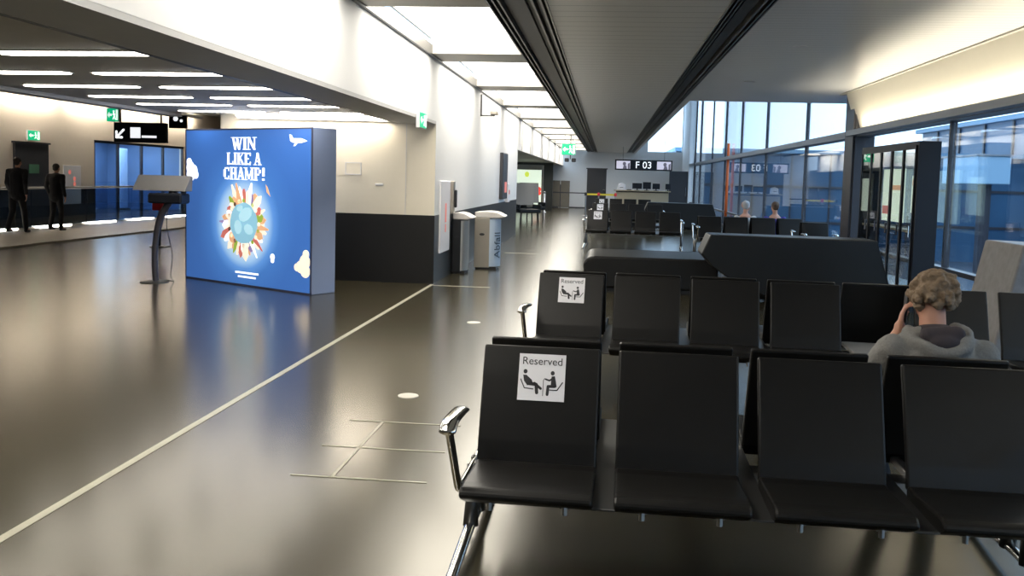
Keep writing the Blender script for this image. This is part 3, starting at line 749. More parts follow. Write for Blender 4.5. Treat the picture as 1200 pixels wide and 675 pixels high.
obj('slogan_lettering', bm, 'p_white', ad, matrix=LETM)
bm = bmesh.new(); disc(bm, GCX, GCZ, 0.30, 0.285, 0, 0.006, 36)
gp = obj('globe_picture', bm, 'p_globe', ad, matrix=LETM)
bm = bmesh.new()
for (x, z, rx, rz_, ro) in ((1.38, .98, .15, .09, .4), (1.22, .80, .08, .10, .2), (1.45, .78, .10, .07, -.3), (1.26, 1.06, .07, .04, .2)): disc(bm, x, z, rx, rz_, 0.006, 0.008, 9, ro)
merge_into(gp, bm, 'p_globe2')
# landmarks standing out from the globe
rnd = random.Random(3)
sets = {'p_orange': [], 'p_cream': [], 'p_red': [], 'p_green': [], 'p_white': [], 'p_brown': [], 'p_violet': []}
keys = ['p_cream', 'p_orange', 'p_green', 'p_cream', 'p_red', 'p_white', 'p_cream', 'p_orange', 'p_violet', 'p_white', 'p_cream', 'p_red', 'p_white', 'p_orange']
bms = {k: bmesh.new() for k in sets}
for i in range(44):
    a = 2*PI*i/44+rnd.uniform(-.05, .05)
    k = keys[i % len(keys)]
    ln = rnd.uniform(.10, .25)*(1.0+.25*abs(math.sin(a))); wd = rnd.uniform(.03, .08)
    up = Vector((math.cos(a)*1.0, math.sin(a))).normalized(); ri = Vector((up.y, -up.x))
    base = Vector((GCX+.29*math.cos(a), GCZ+.275*math.sin(a)))
    ty = rnd.randrange(3)
    P2 = lambda s_, u_: tuple(base+ri*s_+up*u_)
    if ty == 0: pts = [P2(-wd, 0), P2(wd, 0), P2(wd*.2, ln), P2(-wd*.2, ln)]
    elif ty == 1: pts = [P2(-wd*.8, 0), P2(wd*.8, 0), P2(wd*.8, ln*.7), P2(0, ln), P2(-wd*.8, ln*.7)]
    else: pts = [P2(-wd, 0), P2(wd, 0), P2(wd, ln*.5), P2(wd*.4, ln*.8), P2(-wd*.4, ln*.8), P2(-wd, ln*.5)]
    z = 0.001+0.0002*(i % 7)
    try: flat_poly(bms[k], pts, z, z+0.004)
    except Exception: pass
for i in range(20):
    a = 2*PI*i/20
    disc(bms['p_green' if 2 < (i+6) % 20 < 12 else 'p_brown'] if i % 2 else bms['p_cream'], GCX+.325*math.cos(a), GCZ+.31*math.sin(a), .030, .030, .0055, .0062, 8)
for k in bms: merge_into(gp, bms[k], k)
def cloud(cs, name='cloud_picture', m='p_white'):
    bm = bmesh.new()
    for i, (x, z, r) in enumerate(cs): disc(bm, x, z, r, r*.95, 0, .004+.0003*i, 16)
    return obj(name, bm, m, ad, matrix=LETM)
cloud([(0.12, 1.60, .095), (0.20, 1.56, .085), (0.13, 1.50, .10), (0.25, 1.50, .06), (0.09, 1.68, .06)])
cloud([(LW-.12, .42, .10), (LW-.20, .35, .085), (LW-.11, .30, .09), (LW-.27, .34, .055), (LW-.1, .52, .06)], m='p_cream')
cloud([(1.95, 0.44, .045), (1.95, 0.39, .035)])
bm = bmesh.new(); flat_poly(bm, [(2.28, 1.985), (2.34, 1.955), (2.50, 1.95), (2.62, 1.975), (2.50, 2.01), (2.34, 2.01)], 0, .004); flat_poly(bm, [(2.27, 2.06), (2.31, 2.055), (2.35, 2.0), (2.29, 1.99)], 0, .004); flat_poly(bm, [(2.40, 1.97), (2.46, 1.97), (2.38, 1.91), (2.35, 1.91)], 0, .0045)
obj('plane_picture', bm, 'p_white', ad, matrix=LETM)
bm = bmesh.new(); flat_poly(bm, [(1.80, 1.40), (1.84, 1.36), (1.90, 1.24), (1.82, 1.30)], 0, .004)
obj('flame_picture', bm, 'p_orange', ad, matrix=LETM)
bm = bmesh.new(); flat_poly(bm, [(1.16, .165), (1.66, .165), (1.66, .192), (1.16, .192)], 0, .003); flat_poly(bm, [(1.22, .11), (1.60, .11), (1.60, .135), (1.22, .135)], 0, .003)
obj('small_print', bm, 'p_white', ad, matrix=LETM)

# ------------------------------------------------------------------ kiosk on the curved pillar
t = thing('service_kiosk', 'grey topped kiosk on a curved speckled pillar left of the blue advertising box', 'kiosk', (-6.2, 12.15, 0))
obj('pillar', tube(smooth_path([(0.02, 0, 0.0), (0.0, 0, 0.3), (0.03, 0, 0.65), (0.10, 0, 0.92), (0.22, 0, 1.12), (0.30, 0, 1.26)], 6), [0.040]*13+[0.046]*12+[0.07]*6, seg=16), 'pillar', t, True)
obj('base_plate', lathe([(0.001, 0), (0.19, 0), (0.19, 0.012), (0.05, 0.02), (0.001, 0.02)]), 'dark_alu', t)
obj('screen_housing', prism([(-0.12, 1.27), (0.10, 1.27), (0.12, 1.47), (0.06, 1.485), (-0.10, 1.30)], -0.26, 0.50, 'x', bev=0.012), 'grey_cloth', t)
obj('tray', box(-0.02, 0.46, -0.16, 0.12, 1.10, 1.24, bev=0.02), 'sign_black', t)
obj('power_cable', tube(smooth_path([(-5.98, 12.15, 1.10), (-6.0, 12.10, 0.8), (-5.94, 12.15, 0.4), (-5.99, 12.2, 0.1), (-5.98, 12.28, 0.006), (-6.15, 12.42, 0.006)], 6), 0.006, seg=6), 'ink', t, True, matrix=Matrix.Translation((6.2, -12.15, 0)))

# ------------------------------------------------------------------ corridor wall fittings
t = thing('wall_notice', 'tall white wall notice panel near the corridor corner with red print', 'notice panel', (WX, 13.95, 0.42))
obj('panel', box(0.0, 0.03, -0.38, 0.42, 0.0, 1.08, bev=0.004), 'paper', t)
obj('printed_text', bx(box(0.03, 0.032, -0.02, 0.10, 0.45, 0.74), 0.03, 0.032, 0.0, 0.08, 0.30, 0.42), 'p_red', t)
t = thing('wall_phone', 'slim grey wall box right beside the tall white notice panel', 'wall box', (WX, 14.60, 0.98))
obj('housing', box(0.0, 0.06, -0.07, 0.07, 0.0, 0.52, bev=0.008), 'steel', t)
obj('handset', box(0.06, 0.10, -0.035, 0.035, 0.10, 0.38, bev=0.012), 'ink', t)
def litter_bin(label, x0, y0, mside, mfront, word, w=0.26, bul=0.17):
    t = thing('litter_bin', label, 'litter bin', (x0, y0, 0))
    d_ = 0.46
    bm = prism([(0, 0), (w, 0), (w, d_), (0, d_)], 0.03, 0.88, 'z', bev=0.006)
    obj('body', bm, mside, t)
    pf = [(w, 0.0)]+[(w+bul*math.sin(PI*k/12), d_/2-d_/2*math.cos(PI*k/12)) for k in range(1, 12)]+[(w, d_)]
    obj('front_panel', prism(pf, 0.05, 0.86, 'z'), mfront, t, False)
    prof = [(0.0, 0.885), (w+bul-.01, 0.885), (w+bul+.07, 0.90), (w+bul+.09, 0.915), (w+bul-.05, 0.985), (w-0.04, 1.0), (0.0, 0.98)]
    obj('cap', prism(prof, 0.0, d_, 'y', bev=0.012), 'cap', t)
    obj('base', box(0.02, w+bul*.7, 0.04, d_-0.04, 0, 0.04), 'ink', t)
    bm = bmesh.new(); disc(bm, w/2, 0.60, 0.045, 0.022, 0, 0.004, 18)
    obj('hand_slot', bm, 'ink', t, matrix=frame((0, -0.001, 0), (1, 0, 0), (0, 0, 1)))
    if word:
        me = text_mesh(word, 0.20, 0.003)
        me.transform(Matrix.Rotation(PI/2, 4, 'Z'))
        a = PI*0.26; nx = w+0.17*math.sin(a); ny = d_/2-d_/2*math.cos(a)
        tang = Vector((0.17*math.cos(a), d_/2*math.sin(a), 0)).normalized()
        obj('lettering', me, 'grey_text', t, matrix=frame((nx+0.010, ny-0.005, 0.42), tang, (0, 0, 1)))
    return t
litter_bin('grey litter bin with rounded cap by the white notice panel', WX+0.012, 14.74, 'black_panel', 'steel', None, 0.14, 0.10)  # same kind of bin as the next; black side colour stands for shade
litter_bin('steel litter bin with blue Abfall front standing out from the corridor wall', -2.23, 15.62, 'steel', 'bin_blue', 'Abfall')
t = thing('wall_display', 'dark upright information display on the white corridor wall before the recess', 'display', (WX, 21.75, 1.08))
obj('housing', box(0, 0.08, -0.5, 0.5, 0, 1.08, bev=0.01), 'door', t)
obj('printed_text', box(0.08, 0.083, -0.1, 0.35, 0.15, 0.4), 'p_red', t)
t = thing('wall_fitting', 'small white call point under the dark information display', 'wall fitting', (WX, 22.7, 0.98))
obj('housing', box(0, 0.08, -0.2, 0.2, 0, 0.45, bev=0.01), 'paper', t)
obj('button', box(0.08, 0.09, -0.05, 0.05, 0.2, 0.3), 'red', t)
t = thing('wall_sign', 'small framed notice on the beige wall right of the blue box', 'sign', (-3.69, RY, 1.56))
obj('frame', bx(bx(bx(box(-0.12, 0.12, -0.015, 0, 0, 0.012), -0.12, 0.12, -0.015, 0, 0.168, 0.18), -0.12, -0.108, -0.015, 0, 0.012, 0.168), 0.108, 0.12, -0.015, 0, 0.012, 0.168), 'soffit', t)
obj('face', box(-0.108, 0.108, -0.008, 0, 0.012, 0.168), 'beige_wall', t)
struct('trim_30', box(-2.915, -2.905, RY-0.004, RY, 1.0, 2.36), 'soffit')
t = thing('wall_socket', 'small pull plate in the middle of the beige wall', 'handle', (-3.30, RY, 1.41))
obj('plate', box(-0.06, 0.06, -0.012, 0, 0, 0.035, bev=0.004), 'soffit', t)
t = thing('camera_bracket', 'grey surveillance camera on a bracket at the top of the corridor wall', 'camera', (WX, 17.8, 2.75))
obj('arm', bx(box(0.0, 0.03, -0.02, 0.02, 0.0, 0.42), 0.0, 0.28, -0.02, 0.02, 0.0, 0.03), 'track_metal', t)
obj('camera_body', box(0.20, 0.34, -0.12, 0.12, 0.03, 0.10, bev=0.01), 'steel', t)

# ------------------------------------------------------------------ signs
def exit_sign(label, loc, rz, w, h, white_half=True, drop=0.3):
    t = thing('exit_sign', label, 'exit sign', loc, rz)
    obj('housing', box(-w/2, w/2, 0.0, 0.05, 0, h, bev=0.004), 'paper', t)
    fc = obj('face', box(-w/2+0.008, w/2-0.008, -0.004, 0.0, 0.008, h-0.008), 'green', t)
    bm = bmesh.new(); u = h
    # arrow and running figure in a doorway
    flat_poly(bm, [(-.42*w, .5*h), (-.26*w, .72*h), (-.26*w, .58*h), (-.06*w, .58*h), (-.06*w, .42*h), (-.26*w, .42*h), (-.26*w, .28*h)], 0, .003)
    disc(bm, .10*w, .76*h, .05*h+.01, .06*h+.005, 0, .003, 12)
    stroke(bm, [(.10*w, .66*h), (.14*w, .42*h), (.05*w, .20*h)], .07*h, 0, .003); stroke(bm, [(.14*w, .42*h), (.24*w, .18*h)], .06*h, 0, .003)
    stroke(bm, [(.02*w, .52*h), (.12*w, .62*h), (.22*w, .52*h)], .05*h, 0, .003)
    flat_poly(bm, [(.28*w, .12*h), (.44*w, .12*h), (.44*w, .88*h), (.28*w, .88*h)], 0, .003)
    merge_into(fc, bm, 'exit_white', frame((0, -0.005, 0), (1, 0, 0), (0, 0, 1)))
    if drop:
        obj('hanger', box(-w*.3, -w*.3+.02, .015, .035, h, h+drop), 'track_metal', t); obj('hanger', box(w*.3-.02, w*.3, .015, .035, h, h+drop), 'track_metal', t)
    return t
exit_sign('green exit sign hung across the end of the ceiling channel', (-1.46, 34.4, 2.49), 0, 0.52, 0.42, drop=0.33)
exit_sign('green exit sign fixed flat on the white fascia near the corner', (WX+0.055, 11.98, 2.19), PI/2, 0.44, 0.21, drop=0.0)
exit_sign('green exit sign hanging left of the black wayfinding sign', (-11.75, 21.0, 2.66), 0.0, 0.30, 0.32, drop=0.77)
exit_sign('pale green exit sign above the charcoal door', (-15.9, 24.3, 2.26), PI/2, 0.55, 0.28, drop=0.0)
t = thing('camera_cluster', 'dark twin camera hung below the far green exit sign', 'camera', (-1.40, 34.7, 2.24))
obj('mount', box(-0.02, 0.02, -0.02, 0.02, 0.1, 1.0), 'track_metal', t)
for dx in (-0.13, 0.13): obj('camera_body', box(dx-0.08, dx+0.08, -0.12, 0.10, 0.0, 0.14, bev=0.02), 'ink', t)

t = thing('gate_sign', 'black overhead gate sign reading F 03 between two lit screens', 'gate sign', (1.72, 45.0, 2.12))
obj('housing', box(-1.37, 1.37, 0.0, 0.22, 0, 0.50, bev=0.01), 'sign_black', t)
me = text_mesh('F 03', 0.46, 0.004)
obj('gate_lettering', me, 'sign_white', t, matrix=frame((0, -0.008, 0.24), (1, 0, 0), (0, 0, 1)))
for cx in (-0.97, 0.97):
    sc_ = obj('screen', box(cx-0.33, cx+0.33, -0.012, 0.0, 0.06, 0.44), 'screen', t)
    bm = bmesh.new(); disc(bm, cx+.05, .30, .08, .09, 0, .003, 14); flat_poly(bm, [(cx-.02, .06), (cx+.18, .06), (cx+.14, .22), (cx+.02, .22)], 0, .003); flat_poly(bm, [(cx+.22, .06), (cx+.31, .06), (cx+.31, .36), (cx+.22, .30)], 0, .003)
    obj('figure', bm, 'screen_dim', sc_, matrix=frame((0, -0.013, 0.0), (1, 0, 0), (0, 0, 1)))
obj('hanger', box(-1.0, -0.985, 0.1, 0.115, 0.5, 1.13), 'track_metal', t); obj('hanger', box(0.985, 1.0, 0.1, 0.115, 0.5, 4.6), 'track_metal', t)

# low left: hanging wayfinding sign and camera box
t = thing('wayfinding_sign', 'black hanging wayfinding sign with white arrow and panel over the left hall', 'sign', (-10.55, 20.0, 2.15))
hs = obj('housing', box(-0.62, 0.62, 0, 0.12, 0, 0.45, bev=0.01), 'sign_black', t)
bm = bmesh.new()
flat_poly(bm, [(-.22, .10), (.02, .10), (.02, .34), (-.22, .34)], 0, .004); flat_poly(bm, [(.05, .11), (.40, .11), (.40, .16), (.05, .16)], 0, .004)
stroke(bm, [(-.38, .28), (-.52, .14)], .05, 0, .004); stroke(bm, [(-.55, .24), (-.55, .11), (-.42, .11)], .05, 0, .004)
merge_into(hs, bm, 'sign_white', frame((0, -0.001, 0), (1, 0, 0), (0, 0, 1)))
obj('hanger', box(-.5, -.47, .04, .07, .45, 1.6), 'track_metal', t); obj('hanger', box(.47, .5, .04, .07, .45, 1.6), 'track_metal', t)
t = thing('hanging_monitor', 'small black hanging monitor right of the wayfinding sign', 'monitor', (-8.7, 18.0, 2.40))
obj('housing', box(-0.18, 0.18, 0, 0.10, 0, 0.26, bev=0.01), 'sign_black', t)
bm = bmesh.new(); disc(bm, -.03, .19, .05, .05, 0, .004); disc(bm, .09, .15, .03, .03, 0, .004)
obj('lamp', bm, 'sign_white', t, matrix=frame((0, -0.001, 0), (1, 0, 0), (0, 0, 1)))
obj('hanger', box(-.02, .02, .03, .07, .26, 1.35), 'track_metal', t)

# ------------------------------------------------------------------ gate counter
t = thing('gate_counter', 'beige gate counter with a thin top under the gate sign', 'counter', (1.75, 46.2, 0))
obj('body', box(-1.3, 1.3, 0.1, 0.7, 0, 1.04, bev=0.01), 'counter', t)
obj('counter_top', box(-1.4, 1.4, 0.0, 0.8, 1.09, 1.14, bev=0.008), 'counter', t)
obj('ledge', box(-1.3, 1.3, 0.3, 0.7, 1.04, 1.09), 'black_panel', t)
def monitor(label, x, w, h, mm='sign_black'):
    t = thing('monitor', label, 'monitor', (x, 46.5, 1.14), 0, None)
    obj('screen', box(-w/2, w/2, -0.02, 0.03, 0.08, 0.08+h, bev=0.006), mm, t)
    obj('stand', bx(box(-0.03, 0.03, 0.0, 0.03, 0.0, 0.12), -0.12, 0.12, -0.08, 0.10, 0, 0.02), 'ink', t)
monitor('black monitor on the gate counter, left of the middle pair', 1.50, 0.48, 0.28)
monitor('black monitor in the middle of the gate counter', 1.98, 0.40, 0.34)
monitor('black monitor at the right of the middle pair on the counter', 2.44, 0.36, 0.28)
monitor('black monitor at the right end of the gate counter', 3.02, 0.25, 0.28)
t = thing('white_printer', 'white rounded device at the left end of the gate counter', 'printer', (0.72, 46.45, 1.14))
obj('body', prism([(-0.2, 0), (0.2, 0), (0.18, 0.28), (0.0, 0.36), (-0.16, 0.28)], -0.15, 0.15, 'y', bev=0.03), 'paper', t)
obj('slot', box(-0.08, 0.08, -0.155, -0.15, 0.12, 0.14), 'ink', t)
tag(obj('keyboard', box(0.98, 1.22, 46.3, 46.5, 1.14, 1.18, bev=0.006), 'ink'), 'small black keyboard beside the white device on the counter', 'keyboard')
# dark boarding doors
for i, (x0, x1) in enumerate(((3.30, 4.28),)):
    t = thing('boarding_door', 'tall dark blue boarding gate door right of the counter', 'door', ((x0+x1)/2, 50.0, 0))
    obj('leaf', box(-(x1-x0)/2, (x1-x0)/2, 0, 0.08, 0, 2.18, bev=0.005), 'door', t)
    obj('handle', tube([(0.38, -0.04, 0.85), (0.38, -0.04, 1.35)], 0.015), 'chrome', t)
# belt barrier
t = thing('belt_barrier', 'belt barrier with a yellow band in front of the gate counter', 'barrier', (0, 41.0, 0))
for x in (-0.92, -0.35, 0.39):
    ps_ = obj('post', lathe([(0.16, 0), (0.16, 0.02), (0.03, 0.03), (0.03, 0.90), (0.001, 0.90)], (x, 0, 0), 16), 'alu', t)
    obj('belt_head', lathe([(0.055, 0.90), (0.06, 0.92), (0.06, 1.02), (0.04, 1.04), (0.001, 1.04)], (x, 0, 0), 16), 'red' if x > -0.5 else 'ink', ps_)
obj('belt', box(-0.86, 0.33, -0.004, 0.004, 0.92, 1.0), 'yellow', t)
# glass partition and posts at the corridor end
t = thing('glass_partition', 'brown tinted glass partition at the corridor end', 'partition', (-2.6, 52.0, 0))
for i, x in enumerate((-0.54, 0.0)):
    obj('pane', box(x+0.01, x+0.52, -0.01, 0.01, 0.03, 1.52), 'screen_glass', t)
obj('rail', box(-0.54, 1.5, -0.03, 0.03, 0.82, 0.88), 'dark_frame', t)
obj('base_rail', bx(box(-0.5, -0.1, -0.04, 0.04, 0, 0.06), 0.5, 1.5, -0.04, 0.04, 0, 0.06), 'dark_frame', t)
obj('post', box(-0.02, 0.02, -0.03, 0.03, 0, 1.3), 'dark_frame', t)
t = thing('barrier_post', 'slim pale barrier post beside the backlit poster stand', 'post', (-2.93, 43.6, 0))
obj('tube', lathe([(0.10, 0), (0.10, 0.03), (0.05, 0.05), (0.05, 0.98), (0.001, 1.0)], seg=14), 'paper', t, True)
obj('collar', lathe([(0.055, 0.9), (0.06, 0.9), (0.06, 0.96), (0.055, 0.96)], seg=14), 'ink', t)
t = thing('poster_stand', 'backlit poster stand with green and red picture in the recess', 'poster stand', (-3.7, 44.0, 0))
obj('housing', bx(bx(bx(box(-0.72, 0.66, 0, 0.25, 0, 0.32), -0.72, 0.66, 0, 0.25, 2.0, 2.24), -0.72, -0.64, 0, 0.25, 0.32, 2.0), 0.58, 0.66, 0, 0.25, 0.32, 2.0), 'steel', t)
po = obj('poster', box(-0.64, 0.58, 0.02, 0.2, 0.32, 2.0), 'poster', t)
bm = bmesh.new(); disc(bm, -.12, 1.78, .11, .13, 0, .004); obj('lime_spot', bm, mat('poster_lime', (.7, .85, .1), .5, emit=(.7, .85, .1), estr=.8), po, matrix=frame((0, 0.018, 0), (1, 0, 0), (0, 0, 1)))
bm = bmesh.new()
for (x, z, r) in ((.35, .95, .16), (.46, 1.08, .12), (.3, .85, .12), (.48, .9, .1)): disc(bm, x, z, r, r, 0, .004+.001*r)
obj('red_splash', bm, mat('poster_red', (.85, .06, .04), .5, emit=(.85, .06, .04), estr=.9), po, matrix=frame((0, 0.018, 0), (1, 0, 0), (0, 0, 1)))
# high back chairs in the recess
def high_chair(label, x, y, rz):
    t = thing('high_back_chair', label, 'chair', (x, y, 0), rz, None)
    obj('backrest', prism([(-0.05, 0.62), (0.0, 0.62), (0.10, 1.40), (0.04, 1.42)], -0.42, 0.42, 'x', bev=0.015), 'grey_cloth', t)
    obj('seat', box(-0.42, 0.42, -0.62, 0.02, 0.36, 0.5, bev=0.03, seg=2), 'leather_matt', t)
    for sx in (-1, 1):
        obj('armrest', box(sx*0.42-0.04, sx*0.42+0.04, -0.6, 0.0, 0.5, 0.66, bev=0.02), 'leather_matt', t)
        for sy in (-0.55, -0.05): obj('leg', tube([(sx*0.36, sy, 0.0), (sx*0.34, sy, 0.37)], 0.025), 'track', t)
high_chair('grey high backed chair in the recess, nearer of the two', -2.98, 33.0, PI/2*0.35)
high_chair('grey high backed chair in the recess, farther of the two beside the poster', -3.05, 36.5, PI/2*0.35)
tag(obj('orange_post', tube([(4.36, 34.4, 0.06), (4.36, 34.4, 3.05)], 0.05, seg=12), 'orange', None, True), 'slim orange post standing against the facade glass', 'post')

# ------------------------------------------------------------------ left concourse
t = thing('glass_balustrade', 'long glass balustrade with dark handrail in the left hall', 'balustrade', (-13.98, 0, 0))
for i in range(14):
    y0 = 2+i*2.4
    obj('pane', box(-0.01, 0.01, y0+0.02, y0+2.38, 0.06, 0.98), 'balustrade', t)
obj('handrail', tube([(0, 2.0, 1.02), (0, 35.6, 1.02)], 0.03, seg=10), 'dark_alu', t, True)
obj('base_rail', box(-0.05, 0.05, 2, 35.6, 0, 0.06), 'steel', t)
for i in range(7):
    tag(obj('floor_light', box(-13.90, -13.84, 17.0+i*2.2, 18.3+i*2.2, 0.035, 0.075), 'strip'), 'warm floor light strip at the foot of the glass balustrade', 'light', 'floor light strips under the balustrade')
# blue lit glass room
struct('wall_room', bx(bx(box(-19.4, -19.3, 27.0, 34.2, 0, 2.7), -19.3, -16.2, 27.0, 27.1, 0, 2.7), -19.3, -16.2, 34.1, 34.2, 0, 2.7), 'room_blue')
struct('ceiling_room', box(-19.4, -16.2, 27.0, 34.2, 2.7, 2.8), 'room_blue')
area('room_daylight_fill', (-17.6, 30.6, 2.65), 2.0, 5.5, 420, (0.55, 0.75, 1.0))  # added unseen bluish lamp, stands in for daylight behind the entrance glass
bm = bmesh.new()
for y in (27.55, 29.0, 30.55, 32.1, 33.65): bx(bm, -16.1, -16.02, y-0.04, y+0.04, 0, 2.42)
bx(bm, -16.1, -16.02, 27.5, 33.7, 2.34, 2.42)
struct('trim_31', bm, 'dark_frame')
struct('window_40', box(-16.07, -16.05, 27.5, 33.7, 0.0, 2.34), 'clear_glass')
for i, (y, l) in enumerate(((28.6, 'pale blue panel in the blue glass room, left one'), (30.4, 'pale blue panel in the blue glass room, middle one'), (33.2, 'pale blue panel in the blue glass room, right one'))):
    t = thing('room_panel', l, 'panel', (-18.2, y, 0))
    obj('panel', box(0, 0.06, -0.28, 0.28, 0.05, 2.3, bev=0.01), 'room_light', t)
    obj('foot', box(-0.15, 0.2, -0.2, 0.2, 0, 0.05), 'ink', t)
# notice board on the far wall and lower sheet
t = thing('notice_board', 'white notice panel with small red signs on the far left wall', 'notice board', (-15.96, 26.3, 0.45))
obj('panel', box(0, 0.03, -0.55, 0.35, 0.0, 1.15, bev=0.005), 'paper', t)
bm = bmesh.new()
for (y, z) in ((-.25, .95), (.0, .75), (.0, .6)): disc(bm, y, z, .07, .07, 0, .004, 12)
obj('red_sign', bm, 'p_red', t, matrix=frame((0.031, 0, 0), (0, 1, 0), (0, 0, 1)))
t = thing('display_box', 'low red and green display box behind the curved kiosk', 'box', (-8.86, 17.6, 0))
obj('body', box(-0.17, 0.05, 0, 0.2, 0.74, 0.92, bev=0.01), 'red', t)
obj('top_panel', box(-0.17, 0.05, 0, 0.2, 0.92, 1.02, bev=0.01), 'leaf_green', t)
obj('stand', bx(box(-0.08, -0.04, 0.08, 0.12, 0.02, 0.74), -0.2, 0.1, -0.05, 0.25, 0, 0.02), 'dark_alu', t)

# ------------------------------------------------------------------ people
def hand_into(bm, wrist, palm_dir, side_dir, normal, s=1.0, curl=0.6, side=1):
    """palm and five bent fingers. palm_dir: wrist to knuckles, side_dir: towards the thumb, normal: palm facing"""
    W_ = Vector(wrist); d_ = Vector(palm_dir).normalized(); sd = (Vector(side_dir)-d_*Vector(side_dir).dot(d_)).normalized(); nn = Vector(normal); nn = (nn-d_*nn.dot(d_)-sd*nn.dot(sd)).normalized()
    cap(bm, W_, W_+d_*0.03*s, .025*s, .027*s)
    for k in range(4):
        o_ = sd*(0.028-0.019*k)*s
        cap(bm, W_+d_*0.015*s+o_*0.7, W_+d_*0.085*s+o_, .014*s, .0115*s)
    lens = [.040, .045, .042, .032]
    for k in range(4):
        p = W_+d_*0.087*s+sd*(0.030-0.020*k)*s; a = 0.35*curl; dr = d_
        for j in range(3):
            dr = (d_*math.cos(a)+nn*math.sin(a)).normalized(); q = p+dr*lens[k]*(1, .68, .55)[j]*s
            cap(bm, p, q, (.0088, .0082, .0075)[j]*s, (.0082, .0075, .0068)[j]*s); p = q; a += 0.75*curl
    p = W_+d_*0.025*s+sd*0.026*s
    t1 = (d_*0.6+sd*0.8+nn*0.25).normalized(); q = p+t1*0.042*s; cap(bm, p, q, .013*s, .010*s)
    t2 = (d_*0.9+sd*0.25+nn*0.35).normalized(); r_ = q+t2*0.030*s; cap(bm, q, r_, .0098*s, .0088*s); cap(bm, r_, r_+t2*0.022*s, .0088*s, .007*s)
def head_into(bm, c, fwd, s=1.0, up=(0, 0, 1)):
    """skull, jaw, nose, lips, ears and eye bulges around centre c"""
    f_ = Vector(fwd).normalized(); u_ = Vector(up); r_ = f_.cross(u_).normalized(); u_ = r_.cross(f_)
    R = Matrix((r_, f_, u_)).transposed(); c = Vector(c)
    def P(x, y, z): return c+R@(Vector((x, y, z))*s)
    q = R.to_quaternion()
    ell(bm, P(0, -0.012, 0.03), (.076*s, .095*s, .088*s), q); ell(bm, P(0, .02, -.045), (.060*s, .070*s, .065*s), q)
    ell(bm, P(0, .058, -.088), (.030*s, .026*s, .022*s), q)
    cap(bm, P(0, .088, .02), P(0, .108, -.018), .009*s, .013*s)
    ell(bm, P(0, .088, -.052), (.024*s, .010*s, .007*s), q); ell(bm, P(0, .086, -.063), (.021*s, .010*s, .007*s), q)
    for sx in (-1, 1):
        ell(bm, P(sx*.032, .080, .012), (.014*s, .010*s, .010*s), q); ell(bm, P(sx*.033, .082, .028), (.022*s, .010*s, .006*s), q)
        ell(bm, P(sx*.078, -.005, -.008), (.010*s, .020*s, .032*s), q); ell(bm, P(sx*.045, .062, -.025), (.022*s, .02*s, .018*s), q)
    return P

# --- seated man in the grey hoodie on the far side of the front bench
man = thing('person', 'person with fluffy greying hair and grey hoodie seated facing away, holding a phone', 'person', (0, 0, 0))
HX, HY, HZ = 1.492, 4.36, 1.085
hips = Vector((1.49, 4.34, 0.53))
f = Vector((-0.22, 1.0, -0.16)).normalized()
bm = bmesh.new()
P = head_into(bm, (HX, HY, HZ), f, 1.02)
cap(bm, (1.495, 4.30, 0.83), (HX, HY-0.02, HZ-0.05), .062, .056)               # neck
cap(bm, hips, (1.49, 4.28, 0.78), .13, .13)                                     # trunk core
cap(bm, (1.33, 4.29, .845), (1.66, 4.29, .84), .055, .055)
# arms: left raised to the ear, right resting in the lap
LS, LE, LWp = Vector((1.31, 4.28, .845)), Vector((1.235, 4.47, .65)), Vector((1.372, 4.405, .905))
RS, RE, RWp = Vector((1.70, 4.28, .835)), Vector((1.76, 4.42, .57)), Vector((1.62, 4.66, .575))
cap(bm, LS, LE, .048, .040); cap(bm, LE, LWp, .040, .028)
cap(bm, RS, RE, .048, .040); cap(bm, RE, RWp, .040, .028)
hand_into(bm, LWp, (0.10, -0.02, 1.0), (0.25, 0.95, 0.0), (1.0, -0.1, -0.05), 1.0, 0.75)
hand_into(bm, RWp, (-0.6, 0.75, -0.05), (-0.4, -0.3, 0.3), (0, 0, -1), 1.0, 0.5)
for sx in (-1, 1):
    hp = hips+Vector((sx*.10, .02, -.02)); kn = Vector((1.49+sx*.15, 4.78, .50)); an = Vector((1.51+sx*.11, 4.62, .09))
    cap(bm, hp, kn, .078, .055); cap(bm, kn, an, .052, .036); cap(bm, an, an+Vector((0, .14, -.045)), .038, .03)
obj('body', fuse(bm, 0.008, 3), 'skin', man)
# hoodie
bm = bmesh.new()
cap(bm, (1.49, 4.335, 0.52), (1.49, 4.285, 0.74), .165, .165); ell(bm, (1.49, 4.30, .78), (.215, .125, .13))
cap(bm, (1.335, 4.285, .840), (1.66, 4.285, .836), .075, .075)
cap(bm, (1.42, 4.285, .895), (1.57, 4.285, .893), .062, .062)
cap(bm, LS, LE, .073, .062); cap(bm, LE, LE.lerp(LWp, .82), .060, .045)
cap(bm, RS, RE, .073, .062); cap(bm, RE, RE.lerp(RWp, .85), .060, .045)
# hood lying on the back in folds
hood = smooth_path([(1.40, 4.345, .925), (1.375, 4.27, .912), (1.42, 4.185, .878), (1.50, 4.160, .850), (1.585, 4.185, .885), (1.625, 4.27, .930), (1.598, 4.345, .94)], 4)
for i in range(len(hood)-1): cap(bm, hood[i], hood[i+1], .030, .030)
ell(bm, (1.50, 4.205, .815), (.155, .045, .055)); ell(bm, (1.585, 4.205, .885), (.05, .04, .05))
cap(bm, (1.36, 4.20, .795), (1.64, 4.20, .785), .03, .03)
obj('hoodie', fuse(bm, 0.011, 3, 0.006, 14), 'hoodie', man)['label'] = 'grey hoodie with the hood down'
bm = bmesh.new()
ell(bm, (1.497, 4.285, .925), (.098, .095, .048)); cap(bm, (1.44, 4.215, .925), (1.56, 4.215, .935), .038, .038); ell(bm, (1.50, 4.185, .895), (.075, .035, .04))
obj('hood_lining', fuse(bm, 0.008, 3), 'lining', man)
